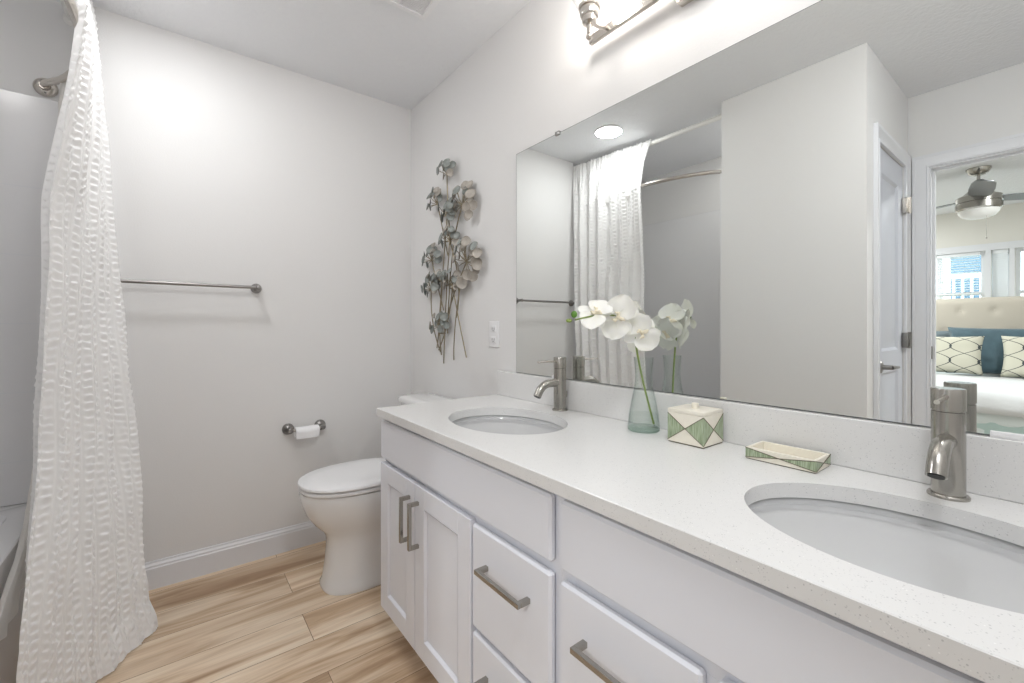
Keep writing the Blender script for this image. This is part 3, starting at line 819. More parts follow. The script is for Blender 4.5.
def head(y, z, ang, spread, n, rad, pr, tan):
    rad *= 0.84; pr *= 0.80; n = int(n * 1.7); tan = min(1, tan * 1.25 + 0.08)
    """a fan of cupped petals on short wires; ang = direction of the fan in the wall plane (deg from up, + toward near side)"""
    base = Vector((AX, y - 0.6 * rad * math.sin(R(ang)) * -1 * -1, z - 0.6 * rad * math.cos(R(ang))))
    base = Vector((AX, y + 0.62 * rad * math.sin(R(ang)), z - 0.62 * rad * math.cos(R(ang))))
    mb = MB()
    for k in range(n):
        f = (k / (n - 1) - 0.5) if n > 1 else 0
        a = R(ang + f * spread + random.uniform(-6, 6))
        rr_ = rad * (1.15 if k % 2 else 0.85) * random.uniform(0.9, 1.1)
        dx = random.uniform(-0.02, 0.012)
        p = base + Vector((dx, -math.sin(a) * rr_, math.cos(a) * rr_))
        mb.mi = 0
        mb.tube([base, base * 0.5 + p * 0.5 + Vector((-0.006, 0, 0)), p], 0.0018, n=6)
        nr = Vector((-1.0, -math.sin(a) * 0.55 + random.uniform(-.5, .3), math.cos(a) * 0.45 + random.uniform(-.3, .3)))
        cup_petal(mb, p, nr, pr * random.uniform(0.85, 1.12), 1 if random.random() > tan else 2)
    mb.build('flower_head', [M['wire'], M['patina'], M['tan']], tfl, sharp=60)
    return base
HD = {}
for key, a in {
    'A': (1.945, 1.940, 10, 190, 6, 0.062, 0.026, 0.3), 'B': (2.060, 1.815, -15, 170, 7, 0.075, 0.027, 0.1),
    'C': (1.945, 1.735, 5, 200, 8, 0.070, 0.029, 0.1), 'D': (1.785, 1.765, 18, 250, 10, 0.098, 0.030, 0.6),
    'E': (1.925, 1.600, 0, 200, 7, 0.070, 0.027, 0.5), 'F': (1.735, 1.490, 30, 250, 10, 0.105, 0.031, 0.65),
    'G': (2.120, 1.530, -10, 200, 8, 0.078, 0.028, 0.15), 'H': (2.125, 1.375, -5, 210, 9, 0.080, 0.029, 0.05),
    'I': (2.005, 1.395, 0, 170, 5, 0.050, 0.024, 0.1), 'J': (1.895, 1.375, 0, 190, 7, 0.066, 0.026, 0.3),
    'K': (1.815, 1.350, 15, 100, 2, 0.045, 0.036, 1.0), 'L': (2.030, 1.170, 0, 210, 7, 0.068, 0.027, 0.15)}.items():
    HD[key] = head(*a)
def st(a, ctrl, end):
    p0 = HD[a]; pts = []
    c1 = Vector((AX + 0.006, ctrl[0], ctrl[1])); e = Vector((MX - 0.010, end[0], end[1]))
    for k in range(15):
        u = k / 14; pts.append(p0 * (1 - u) ** 2 + c1 * 2 * u * (1 - u) + e * u * u)
    MB().tube(pts, 0.0030, n=8).build('stem', M['wire'], tfl)
st('A', (1.96, 1.75), (1.955, 1.56)); st('B', (2.03, 1.70), (1.985, 1.50)); st('C', (2.00, 1.45), (2.075, 1.20))
st('D', (1.93, 1.58), (1.99, 1.10)); st('E', (1.80, 1.35), (1.90, 1.18)); st('F', (1.90, 1.30), (1.985, 1.20))
st('G', (2.10, 1.42), (2.03, 1.22)); st('H', (2.15, 1.15), (2.065, 1.00)); st('I', (2.02, 1.20), (2.105, 1.02))
st('J', (1.93, 1.15), (2.085, 1.01)); st('E', (1.98, 1.25), (2.03, 0.942)); st('K', (1.90, 1.12), (1.925, 0.966))
st('J', (1.86, 1.20), (1.805, 0.985)); st('L', (2.04, 1.07), (2.055, 0.985))
for y, z in ((1.95, 1.60), (1.93, 1.33), (2.03, 1.10)):
    MB().cyl((MX, y, z), (AX + 0.004, y, z), 0.004, 10).build('wall_mount', M['wire'], tfl)

# ------------------------------------------------------------------ vase and orchid
VX, VY = 1.052, 0.748
vt = thing('glass_vase', 'clear glass carafe vase with a little water, holding the orchid', 'vase', (VX, VY, CT))
pr = [(0.040, 0.001), (0.0435, 0.004), (0.044, 0.014), (0.041, 0.045), (0.034, 0.085), (0.0275, 0.115), (0.0245, 0.138), (0.0235, 0.155), (0.0245, 0.175), (0.0275, 0.207)]
inn = [(r_ - 0.0018, z) for r_, z in reversed(pr) if z > 0.01]
MB().lathe(pr + inn, (VX, VY, CT), n=48, cap0=False, cap1=False).build('vase_wall', M['glass'], vt, sharp=60)
MB().lathe([(0.040, 0.0008), (0.0432, 0.003), (0.0434, 0.008), (0.041, 0.011), (0.0, 0.012)], (VX, VY, CT), n=48, cap0=True, cap1=False).build('vase_base', M['base_glass'], vt, sharp=60)
tag(rebase(MB().lathe([(0.0410, 0.0135), (0.0414, 0.016), (0.0385, 0.048), (0.0, 0.048)], (VX, VY, CT), n=48, cap0=True, cap1=False).build('vase_water', M['water'], sharp=60), (VX, VY, CT + 0.0135)), 'shallow water at the bottom of the glass vase', 'water')

ot = thing('orchid_spray', 'white artificial moth orchid spray with green stem leaning from vase', 'flower', (1.075, 0.735, CT + 0.02))
def bez(P, n=20):
    P = [Vector(p) for p in P]; out = []
    for k in range(n + 1):
        u = k / n; Q = P[:]
        while len(Q) > 1: Q = [Q[i].lerp(Q[i + 1], u) for i in range(len(Q) - 1)]
        out.append(Q[0])
    return out
s1 = bez([(1.078, 0.733, CT + 0.017), (1.06, 0.742, CT + 0.09), (1.026, 0.758, CT + 0.22), (1.020, 0.752, CT + 0.27)])
MB().tube(s1, 0.0028, n=10).build('stem', M['stem'], ot)
s2 = bez([(1.020, 0.752, CT + 0.27), (1.005, 0.757, CT + 0.335), (0.93, 0.785, CT + 0.335), (0.845, 0.815, CT + 0.312)])
MB().tube(s2, 0.0022, n=8).build('stem', M['stem'], ot)
def petal_grid(L, W, cup, wave, tip, seed):
    nu, nv = 12, 9; G = []
    for i in range(nu + 1):
        u = i / nu
        wdt = W * (math.sin(math.pi * min(1, (u * 0.93 + 0.035)) ** tip)) ** 0.6
        row = []
        for j in range(nv):
            v = j / (nv - 1) * 2 - 1
            z = cup * (v * v) * W - 0.25 * L * u * u * cup * 2 + wave * W * math.sin(5 * u + 3 * v + seed) * abs(v)
            row.append(Vector((v * wdt, u * L, z)))
        G.append(row)
    return G
def flower(c, nrm, size, roll, seed):
    nrm = Vector(nrm).normalized()
    q = Vector((0, 0, 1)).rotation_difference(nrm)
    up = Matrix.Rotation(R(roll), 3, nrm)
    T = lambda p: Vector(c) + up @ (q @ p)
    mb = MB()
    specs = [(90, 1.0, 0.62, 0.75, 0.10), (-90, 1.0, 0.62, 0.75, 0.10), (0, 0.92, 0.30, 1.1, -0.05), (140, 0.88, 0.28, 1.1, -0.05), (-140, 0.88, 0.28, 1.1, -0.05)]
    for i, (a, L_, W_, tip, dz) in enumerate(specs):
        rot = Matrix.Rotation(R(a + random.uniform(-8, 8)), 3, 'Z')
        G = petal_grid(L_ * size, W_ * size, 0.13, 0.13, tip, seed + i)
        mb.grid([[T(rot @ (p + Vector((0, 0, dz * size * 0.3)))) for p in row] for row in G])
    f = mb.build('flower', M['petal'], ot, sharp=80)
    m2 = MB()
    m2.sphere(T(Vector((0, -0.02 * size, 0.10 * size))), 0.10 * size, (1, 1, 1), 10)
    for s_ in (-1, 1):
        m2.tube([T(Vector((0, 0, 0.05 * size))), T(Vector((s_ * 0.18 * size, 0.05 * size, 0.16 * size))), T(Vector((s_ * 0.16 * size, 0.18 * size, 0.22 * size)))], [0.0035, 0.005, 0.002], n=6)
    m2.tube([T(Vector((0, 0, 0.05 * size))), T(Vector((0, -0.2 * size, 0.20 * size))), T(Vector((0, -0.33 * size, 0.14 * size)))], [0.004, 0.006, 0.002], n=6)
    m2.build('lip', M['lip'], f, sharp=80)
random.seed(5)
flower((0.965, 0.768, 1.160), (-0.80, -0.45, -0.05), 0.064, 5, 0.3)
flower((1.025, 0.735, 1.118), (-0.70, -0.60, -0.25), 0.058, 70, 1.7)
flower((0.905, 0.797, 1.170), (-0.35, -0.35, 0.45), 0.058, 15, 2.5)
flower((1.045, 0.760, 1.150), (0.60, -0.30, 0.20), 0.060, -20, 4.1)
flower((1.010, 0.775, 1.172), (0.35, 0.10, 0.85), 0.052, 60, 5.2)
flower((1.055, 0.765, 1.112), (0.75, 0.1, -0.3), 0.055, 35, 6.2)
MB().sphere((0.842, 0.816, 1.1665), 0.0085, (1, 1, 1.15), 12).build('bud', M['bud'], ot)
MB().sphere((0.829, 0.822, 1.150), 0.007, (1.4, 1, 0.8), 12).build('bud', M['stem'], ot)
MB().tube([(0.905, 0.797, 1.165), (0.897, 0.80, 1.158), (0.885, 0.803, 1.155)], 0.0015, n=6).build('stem', M['stem'], ot)

# ------------------------------------------------------------------ inlaid box and tray
def inlaid(mb_body, mb_inlay, mb_line, lo, hi, frame_z=0.0):
    """side faces with two green triangles meeting in the middle, thin brown lines on the diagonals"""
    (x0, y0, z0), (x1, y1, z1) = lo, hi
    e = 0.0006
    for ax, s in (('x', -1), ('x', 1), ('y', -1), ('y', 1)):
        def P(u, z, d):
            if ax == 'x': return Vector(((x0 - d) if s < 0 else (x1 + d), y0 + (y1 - y0) * u, z))
            return Vector((x0 + (x1 - x0) * u, (y0 - d) if s < 0 else (y1 + d), z))
        zc = (z0 + z1) / 2
        for tri in (((0, z0), (0, z1), (0.5, zc)), ((1, z0), (1, z1), (0.5, zc))):
            mb_inlay.loft([[P(u, z, -e) for u, z in tri], [P(u, z, e) for u, z in tri]])
        for a, b_ in (((0, z0), (1, z1)), ((0, z1), (1, z0))):
            mb_line.tube([P(a[0], a[1], e * 1.3), P(b_[0], b_[1], e * 1.3)], 0.0008, n=6)
BX = (1.003, 0.545, CT); BXh = (1.098, 0.640, CT + 0.083)
bt = thing('lidded_box', 'cream and green triangle patterned square box with knobbed lid', 'box', (1.05, 0.592, CT))
bi, bl = MB(), MB()
MB().box((BX[0], BX[1], CT + 0.003), (BXh[0], BXh[1], CT + 0.0765), 0.0005, 1).build('body', M['cream_r'], bt)
inlaid(None, bi, bl, (BX[0], BX[1], CT + 0.006), (BXh[0], BXh[1], CT + 0.0745))
bi.build('inlay', M['green'], bt); bl.build('inlay_outline', M['brown_line'], bt)
MB().box((BX[0] + 0.001, BX[1] + 0.001, CT + 0.0003), (BXh[0] - 0.001, BXh[1] - 0.001, CT + 0.003)).build('foot', M['brown_line'], bt)
ld = MB().box((BX[0] - 0.0003, BX[1] - 0.0003, CT + 0.077), (BXh[0] + 0.0003, BXh[1] + 0.0003, CT + 0.086), 0.001).build('lid', M['cream_r'], bt)
MB().lathe([(0.0085, 0.086), (0.0085, 0.098), (0.007, 0.0995), (0, 0.0998)], (1.0505, 0.5925, CT), n=20).build('knob', M['cream_r'], ld)

tt = thing('vanity_tray', 'long low cream and green inlaid tray in front of the backsplash', 'tray', (1.05, 0.38, CT))
tx0, tx1, ty0, ty1, th_ = 1.010, 1.092, 0.315, 0.450, 0.026
b = MB(); wl = 0.006
b.box((tx0, ty0, CT + 0.002), (tx1, ty1, CT + 0.006))
for lo, hi in (((tx0, ty0), (tx0 + wl, ty1)), ((tx1 - wl, ty0), (tx1, ty1)), ((tx0 + wl, ty0), (tx1 - wl, ty0 + wl)), ((tx0 + wl, ty1 - wl), (tx1 - wl, ty1))):
    b.box((lo[0], lo[1], CT + 0.006), (hi[0], hi[1], CT + th_), 0.0006, 1)
b.build('body', M['cream_r'], tt)
bi, bl = MB(), MB()
inlaid(None, bi, bl, (tx0, ty0, CT + 0.004), (tx1, ty1, CT + th_ - 0.001))
bi.build('inlay', M['green'], tt); bl.build('inlay_outline', M['brown_line'], tt)
MB().box((tx0 + 0.001, ty0 + 0.001, CT + 0.0003), (tx1 - 0.001, ty1 - 0.001, CT + 0.002)).build('foot', M['brown_line'], tt)

# ------------------------------------------------------------------ tub alcove
TX1 = -0.395      # tub apron
tb = thing('bathtub', 'white bathtub in the alcove behind the curtain', 'bathtub', (-0.70, 1.92, 0))
b = MB()
tx0_, ty0_, ty1_, tz = DX + 0.001, CY1 + 0.001, AY - 0.001, 0.45
def rrect(x0, x1, y0, y1, r, z, n=8):
    out = []
    for cx_, cy_, a0 in ((x1 - r, y1 - r, 0), (x0 + r, y1 - r, 90), (x0 + r, y0 + r, 180), (x1 - r, y0 + r, 270)):
        for k in range(n + 1):
            a = R(a0 + 90 * k / n); out.append(Vector((cx_ + r * math.cos(a), cy_ + r * math.sin(a), z)))
    return out
b.loft([rrect(tx0_, TX1, ty0_, ty1_, 0.004, 0), rrect(tx0_, TX1, ty0_, ty1_, 0.004, tz - 0.02), rrect(tx0_, TX1, ty0_, ty1_, 0.006, tz - 0.004), rrect(tx0_ + 0.004, TX1 - 0.004, ty0_ + 0.004, ty1_ - 0.004, 0.01, tz),
        rrect(tx0_ + 0.06, TX1 - 0.075, ty0_ + 0.08, ty1_ - 0.09, 0.09, tz), rrect(tx0_ + 0.068, TX1 - 0.083, ty0_ + 0.09, ty1_ - 0.1, 0.09, tz - 0.012),
        rrect(tx0_ + 0.10, TX1 - 0.11, ty0_ + 0.14, ty1_ - 0.20, 0.09, 0.14), rrect(tx0_ + 0.14, TX1 - 0.15, ty0_ + 0.19, ty1_ - 0.26, 0.07, 0.09)])
b.build('tub_shell', M['acrylic'], tb, sharp=40)
# three-wall surround
sr = thing('shower_surround', 'smooth white wall panels lining the tub alcove', 'shower surround', (-0.70, 1.92, 0.45))
sz0, sz1 = tz + 0.001, 2.035
def surr_panel(lo, hi, nm='panel'):
    return MB().box(lo, hi, 0.003, 1).build(nm, M['acrylic'], sr)
surr_panel((DX + 0.0008, CY1 + 0.001, sz0), (DX + 0.018, AY - 0.001, sz1))
surr_panel((DX + 0.0185, AY - 0.018, sz0), (-0.285, AY - 0.0005, sz1))
surr_panel((DX + 0.0185, CY1 + 0.0005, sz0), (-0.285, CY1 + 0.018, sz1))
g = MB()
for k in range(1, 6):
    z = sz0 + k * 0.265 - 0.1
    g.box((DX + 0.017, CY1 + 0.02, z - 0.0015), (DX + 0.0186, AY - 0.02, z + 0.0015))
    g.box((DX + 0.02, AY - 0.0186, z - 0.0015), (-0.29, AY - 0.017, z + 0.0015))
g.build('grout_lines', mat('groove', (0.72, 0.73, 0.75, 1), 0.4), sr)

# straight decorative rod near the ceiling
RX, RZ = -0.330, 1.253 + 1.133
RR = 0.015
rt = thing('curtain_rod', 'straight pale curtain rod near the ceiling carrying the seersucker curtain', 'curtain rod', (RX, 1.9, RZ))
MB().cyl((RX, CY1 + 0.002, RZ), (RX, AY - 0.002, RZ), RR, 20).build('rod', M['rod_white'], rt)
for y, s in ((CY1, 1), (AY, -1)):
    MB().lathe([(0.026, 0), (0.026, 0.006), (0.017, 0.014), (0.016, 0.02)], (RX, y, RZ), (0, s, 0)).build('rod_flange', M['rod_white'], rt)
# bowed shower rod below it, carrying the liner
ct = thing('shower_rod', 'bowed nickel shower rod fixed to the alcove walls below the straight rod', 'shower rod', (-0.40, 1.9, 2.12))
SZ = 2.083
ctrl = [(-0.402, AY - 0.020), (-0.395, 2.455), (-0.335, 2.37), (-0.275, 2.22), (-0.246, 2.05), (-0.238, 1.90), (-0.244, 1.75), (-0.268, 1.60), (-0.305, 1.48), (-0.355, 1.375), (-0.405, 1.315), (-0.415, CY1 + 0.020)]
pts = []
for i in range(len(ctrl) - 1):      # smooth curve through the measured points
    p0, p1, p2, p3 = [Vector((*ctrl[min(max(k, 0), len(ctrl) - 1)], SZ)) for k in (i - 1, i, i + 1, i + 2)]
    for k in range(6):
        u = k / 6
        pts.append(0.5 * ((2 * p1) + (p2 - p0) * u + (2 * p0 - 5 * p1 + 4 * p2 - p3) * u * u + (3 * p1 - p0 - 3 * p2 + p3) * u ** 3))
pts.append(Vector((*ctrl[-1], SZ)))
MB().tube(pts, 0.0125, n=16).build('rod', M['nickel_b'], ct)
for x, y, s in ((-0.402, AY - 0.001, -1), (-0.415, CY1 + 0.001, 1)):
    f = MB().lathe([(0.036, 0), (0.036, 0.006), (0.030, 0.014), (0.018, 0.018), (0.0155, 0.03)], (x, y, SZ), (0, s, 0)).build('rod_flange', M['nickel_b'], ct)
    for dz in (-0.024, 0.024):
        MB().sphere((x, y + s * 0.013, SZ + dz), 0.0045, n=8).build('screw', M['dark_nickel'], f)

# ------------------------------------------------------------------ seersucker curtain
def lerp_tab(tab, t):
    for (a, va), (b_, vb) in zip(tab, tab[1:]):
        if t <= b_:
            u = (t - a) / (b_ - a); return Vector(va).lerp(Vector(vb), u)
    return Vector(tab[-1][1])
def curtain():
    nt_, ns = 620, 440
    top = RZ + 0.022
    near = [(0, (-0.318, 1.76)), (0.07, (-0.246, 1.76)), (0.14, (-0.208, 1.76)), (0.22, (-0.232, 1.77)), (0.28, (-0.255, 1.78)), (0.37, (-0.280, 1.79)), (0.53, (-0.297, 1.80)), (0.68, (-0.312, 1.80)), (0.8, (-0.322, 1.75)), (0.88, (-0.330, 1.71)), (1, (-0.330, 1.68))]
    far = [(0, (-0.262, 2.43)), (0.25, (-0.215, 2.385)), (0.5, (-0.165, 2.33)), (0.72, (-0.122, 2.27)), (0.90, (-0.090, 2.18)), (0.96, (-0.075, 2.14)), (1, (-0.048, 2.11))]
    verts, uv = [], []
    for i in range(nt_ + 1):
        t = i / nt_
        z = top * (1 - t) + 0.006 * t
        A, B = lerp_tab(near, t), lerp_tab(far, t)
        d = (B - A); W = d.length; dn = d / W
        nr = Vector((dn.y, -dn.x))           # towards the room
        if nr.x < 0: nr = -nr
        for j in range(ns + 1):
            s = j / ns
            # gathered folds, tighter at the rod
            g = max(0.0, 1 - t * 9)
            amp = 0.014 + 0.012 * t - 0.023 * max(0, t - 0.8) / 0.2
            if t < 0.03: amp *= 0.55 + 0.45 * t / 0.03
            ph = s * 7.3 + 0.25 * math.sin(t * 3.1 + s * 5) + 0.08 * math.sin(t * 9)
            f = math.sin(2 * math.pi * ph)
            f2 = math.sin(2 * math.pi * (s * 3.1 + 0.3 * math.sin(t * 2.2) + 0.2))
            off = amp * (0.8 * f + 0.45 * f2) * (0.35 + 0.65 * min(1, s / 0.05, (1 - s) / 0.05))
            off += g * 0.010 * math.sin(2 * math.pi * s * 26 + 3 * noise.noise(Vector((s * 30, 0, 0))))
            # seersucker: 22 vertical bands, puckered crosswise, flat bands between
            b_ = s * 27
            fr = b_ - math.floor(b_)
            band = max(0.0, math.sin(math.pi * min(1, fr / 0.72))) ** 0.7 if fr < 0.72 else 0
            idx = math.floor(b_)
            yy = t * 2.36 / 0.025
            pk = math.sin(2 * math.pi * (yy + 0.5 * (idx % 2) + 0.22 * noise.noise(Vector((s * 40, yy * 0.35, idx)))))
            pk = (0.75 + 0.9 * noise.noise(Vector((s * 25, yy * 0.4, 2.0)))) * pk + 0.9 * noise.noise(Vector((s * 70, yy * 0.9, 7.3)))
            crk = band * pk * 0.0034
            seam = -0.0025 * math.exp(-((fr - 0.86) / 0.07) ** 2)
            big = 0.010 * noise.noise(Vector((s * 7, t * 9, 3.0))) * min(1, t * 4)
            if t > 0.86: big += (t - 0.86) * 0.10 * noise.noise(Vector((s * 9, t * 30, 9.0)))
            o = off + crk + seam + big
            P = A + dn * (W * (s + 0.006 * math.sin(2 * math.pi * ph * 2))) + nr * o
            if 0.06 < t < 0.24:      # the cloth is pushed out by the bowed rod
                q = [c_ for c_ in ctrl if c_[1] <= P.y]; q2 = [c_ for c_ in ctrl if c_[1] > P.y]
                if q and q2:
                    u_ = (P.y - q[0][1]) / (q2[-1][1] - q[0][1])
                    lim = q[0][0] * (1 - u_) + q2[-1][0] * u_ + 0.0185 - 0.9 * max(0, abs(t - 0.135) - 0.02)
                    if P.x < lim: P.x = lim
            zz = z + (0.004 * pk * band if t < 0.97 else 0)
            if t > 0.985: zz = max(zz, 0.004)
            verts.append((P.x, P.y, zz))
    faces = []
    w_ = ns + 1
    for i in range(nt_):
        for j in range(ns):
            a = i * w_ + j
            faces.append((a, a + 1, a + w_ + 1, a + w_))
    me = bpy.data.meshes.new('shower_curtain')
    me.from_pydata(verts, [], faces)
    me.materials.append(M['curtain'])
    for p in me.polygons: p.use_smooth = True
    o = bpy.data.objects.new('shower_curtain', me); C.objects.link(o)
    tag(rebase(o, (-0.2, 2.0, 0.0)), 'white seersucker shower curtain hanging to the floor from the upper rod', 'curtain')
curtain()

def liner():
    nt_, ns = 160, 90
    near = [(0, 2.38), (0.15, 2.36), (0.33, 2.32), (0.62, 2.24), (0.78, 2.15), (0.89, 1.99), (0.95, 1.75), (1, 1.70)]
    verts = []
    z0, z1 = SZ + 0.016, 0.25
    for i in range(nt_ + 1):
        t = i / nt_; z = z0 + (z1 - z0) * t
        ya = None
        for (a, va), (b_, vb) in zip(near, near[1:]):
            if a <= t <= b_: ya = va + (vb - va) * (t - a) / (b_ - a); break
        yb = 2.44 - 0.1 * t
        for j in range(ns + 1):
            s = j / ns
            x = -0.335 - 0.042 * t ** 0.7 + 0.008 * math.sin(2 * math.pi * (s * 6 + 0.2 * math.sin(3 * t))) + 0.003 * noise.noise(Vector((s * 20, t * 40, 1)))
            if t > 0.85: x = max(x, -0.389)
            zz = z + (0.10 * s * max(0, t - 0.85) / 0.15) + 0.012 * math.sin(s * 16) * t
            verts.append((x, ya + (yb - ya) * s, zz))
    faces = [(i * (ns + 1) + j, i * (ns + 1) + j + 1, (i + 1) * (ns + 1) + j + 1, (i + 1) * (ns + 1) + j) for i in range(nt_) for j in range(ns)]
    me = bpy.data.meshes.new('shower_liner'); me.from_pydata(verts, [], faces); me.materials.append(M['liner'])
    for p in me.polygons: p.use_smooth = True
    o = bpy.data.objects.new('shower_liner', me); C.objects.link(o)
    tag(rebase(o, (-0.35, 2.2, 0.38)), 'plain off-white liner draped over the tub rim behind the curtain', 'shower liner')
liner()

# ------------------------------------------------------------------ bedroom (seen in the mirror through the doorway)
for i, (y0, y1) in enumerate(wins):
    f = MB(); X = WX - 0.06; fr = 0.035 if i != 1 else 0.012
    f.box((X - 0.03, y0, WZ0), (X + 0.03, y0 + fr, WZ1)).box((X - 0.03, y1 - fr, WZ0), (X + 0.03, y1, WZ1))
    f.box((X - 0.03, y0 + fr, WZ0), (X + 0.03, y1 - fr, WZ0 + fr)).box((X - 0.03, y0 + fr, WZ1 - fr), (X + 0.03, y1 - fr, WZ1))
    f.box((X - 0.02, y0 + fr, 1.49), (X + 0.02, y1 - fr, 1.525))
    if i == 0: f.box((X - 0.018, 0.955, WZ0 + fr), (X + 0.018, 0.99, WZ1 - fr))
    wo = struct(f.build('window_%d' % (i + 1), M['trim'])); wo['_org'] = [0, 0, 0]
    MB().box((X - 0.003, y0 + fr, WZ0 + fr), (X + 0.003, y1 - fr, WZ1 - fr)).build('pane', M['pane'], wo)
b = MB()
b.box((WX, -0.40, WZ1), (WX + 0.02, 1.40, WZ1 + 0.075)).box((WX, -0.42, WZ0 - 0.03), (WX + 0.05, 1.42, WZ0)).box((WX, -0.40, WZ0 - 0.10), (WX + 0.018, 1.40, WZ0 - 0.03))
b.box((WX, 1.28, WZ0), (WX + 0.018, 1.36, WZ1)).box((WX, 0.557, WZ0), (WX + 0.018, 0.598, WZ1)).box((WX, 0.387, WZ0), (WX + 0.018, 0.423, WZ1)).box((WX, -0.38, WZ0), (WX + 0.018, -0.30, WZ1))
struct(b.build('trim_4', M['trim']))

def blind(y0, y1, z0, label, tilt):
    t = thing('window_blind', label, 'blind', (WX - 0.018, (y0 + y1) / 2, z0), 'bedroom window blinds')
    X = WX - 0.014
    MB().box((X - 0.014, y0, WZ1 - 0.04), (X + 0.014, y1, WZ1 - 0.002), 0.003).build('headrail', M['blind'], t)
    s = MB(); z = WZ1 - 0.055
    while z > z0 + 0.02:
        c_, s_ = 0.013 * math.cos(R(tilt)), 0.013 * math.sin(R(tilt))
        s.loft([[Vector((X - c_, y, z - s_)), Vector((X - c_, y, z - s_ + 0.0018)), Vector((X + c_, y, z + s_ + 0.0018)), Vector((X + c_, y, z + s_))] for y in (y0 + 0.004, y1 - 0.004)])
        z -= 0.023 if tilt > 40 else 0.028
    s.build('slats', M['blind'], t)
    MB().box((X - 0.012, y0 + 0.003, z0), (X + 0.012, y1 - 0.003, z0 + 0.014), 0.002).build('bottom_rail', M['blind'], t)
blind(0.64, 0.985, 1.50, 'half lowered open slat blind in the window left of the narrow one', 12)
blind(0.432, 0.548, 1.04, 'closed white slat blind filling the narrow middle window', 60)

# bed
BCY = 0.52; BX0, BX1 = -4.70, -2.66
bd = thing('bed', 'large bed with tufted linen headboard, white coverlet and pale teal skirt', 'bed', ((BX0 + BX1) / 2, BCY, 0))
hw = 0.97
# headboard: buttoned pad
b = MB()
P = []
ny, nz = 120, 40
zt = 1.455
for i in range(nz + 1):
    z = 0.35 + (zt - 0.35) * i / nz; row = []
    for j in range(ny + 1):
        y = BCY - hw - 0.03 + (2 * hw + 0.06) * j / ny
        d = 0.0
        e = min(1, min(j, ny - j) / 3, (nz - i) / 2.5)
        bulge = 0.045 * math.sqrt(max(0, 1 - (1 - e) ** 2))
        for zb, off in ((1.31, 0), (1.08, 0.13), (0.85, 0)):
            k = round((y - BCY - off) / 0.26); yb = BCY + off + 0.26 * k
            r2 = ((y - yb) ** 2 + (z - zb) ** 2)
            d += 0.016 * math.exp(-r2 / 0.0012)
        row.append(Vector((BX0 - 0.03 + bulge - d, y, z)))
    P.append(row)
b.grid(P, flip=True)
b.box((BX0 - 0.09, BCY - hw - 0.03, 0.02), (BX0 - 0.029, BCY + hw + 0.03, zt))
hb = b.build('headboard', M['linen'], bd, sharp=50)
for zb, off in ((1.31, 0), (1.08, 0.13)):
    for k in range(-3, 4):
        y = BCY + off + 0.26 * k
        if abs(y - BCY) < hw:
            MB().sphere((BX0 - 0.002, y, zb), 0.012, (0.5, 1, 1), 10).build('button', M['linen'], hb)
MB().box((BX0 + 0.01, BCY - hw + 0.02, 0.12), (BX1 - 0.02, BCY + hw - 0.02, 0.36), 0.02).build('box_spring', M['sheet'], bd)
MB().box((BX0 + 0.01, BCY - hw + 0.01, 0.362), (BX1 - 0.015, BCY + hw - 0.01, 0.635), 0.05, 4).build('mattress', M['sheet'], bd)
# coverlet: top sheet folded over the foot, hem above the skirt
b = MB(); prof = [(-4.02, 0.642), (-3.6, 0.650), (-3.2, 0.650), (-2.80, 0.646), (-2.70, 0.640), (-2.655, 0.620), (-2.635, 0.585), (-2.632, 0.53), (-2.630, 0.475)]
P = []
for x, z in prof:
    row = []
    for j in range(61):
        y = BCY - hw - 0.012 + (2 * hw + 0.024) * j / 60
        row.append(Vector((x + 0.004 * math.sin(y * 23), y, z + 0.006 * noise.noise(Vector((x * 3, y * 4, 0))))))
    P.append(row)
b.grid(P)
for sgn in (-1, 1):
    yy = BCY + sgn * (hw + 0.012)
    b.grid([[Vector((x, yy, 0.645)) for x in (-4.02, -3.5, -3.0, -2.66)], [Vector((x, yy + sgn * 0.012, 0.475)) for x in (-4.02, -3.5, -3.0, -2.64)]])
cv = b.build('coverlet', M['coverlet'], bd, sharp=70)
md = cv.modifiers.new('thick', 'SOLIDIFY'); md.thickness = 0.008
# skirt with pleats
b = MB(); ring = []
for z in (0.03, 0.36):
    row = []
    for k in range(241):
        u = k / 240; Lx, Ly = 2.02, 2 * hw; tot = 2 * Lx + Ly; d = u * tot
        wv = 0.007 * math.sin(d * 38) * (1.3 if z < 0.1 else 0.6)
        if d < Lx: p = (BX0 + d, BCY - hw - wv)
        elif d < Lx + Ly: p = (BX0 + Lx + wv, BCY - hw + (d - Lx))
        else: p = (BX0 + Lx - (d - Lx - Ly), BCY + hw + wv)
        row.append(Vector((p[0], p[1], z)))
    ring.append(row)
b.grid([ring[0], [p.lerp(q, 0.5) for p, q in zip(*ring)], ring[1], [p + Vector((0, 0, 0.12)) for p in ring[1]]])
b.build('bed_skirt', M['skirt'], bd, sharp=70)
for x in (BX0 + 0.1, BX1 - 0.1):
    for sgn in (-1, 1):
        MB().cyl((x, BCY + sgn * 0.85, 0.006), (x, BCY + sgn * 0.85, 0.125), 0.025, 12).build('bed_leg', M['black'], bd)

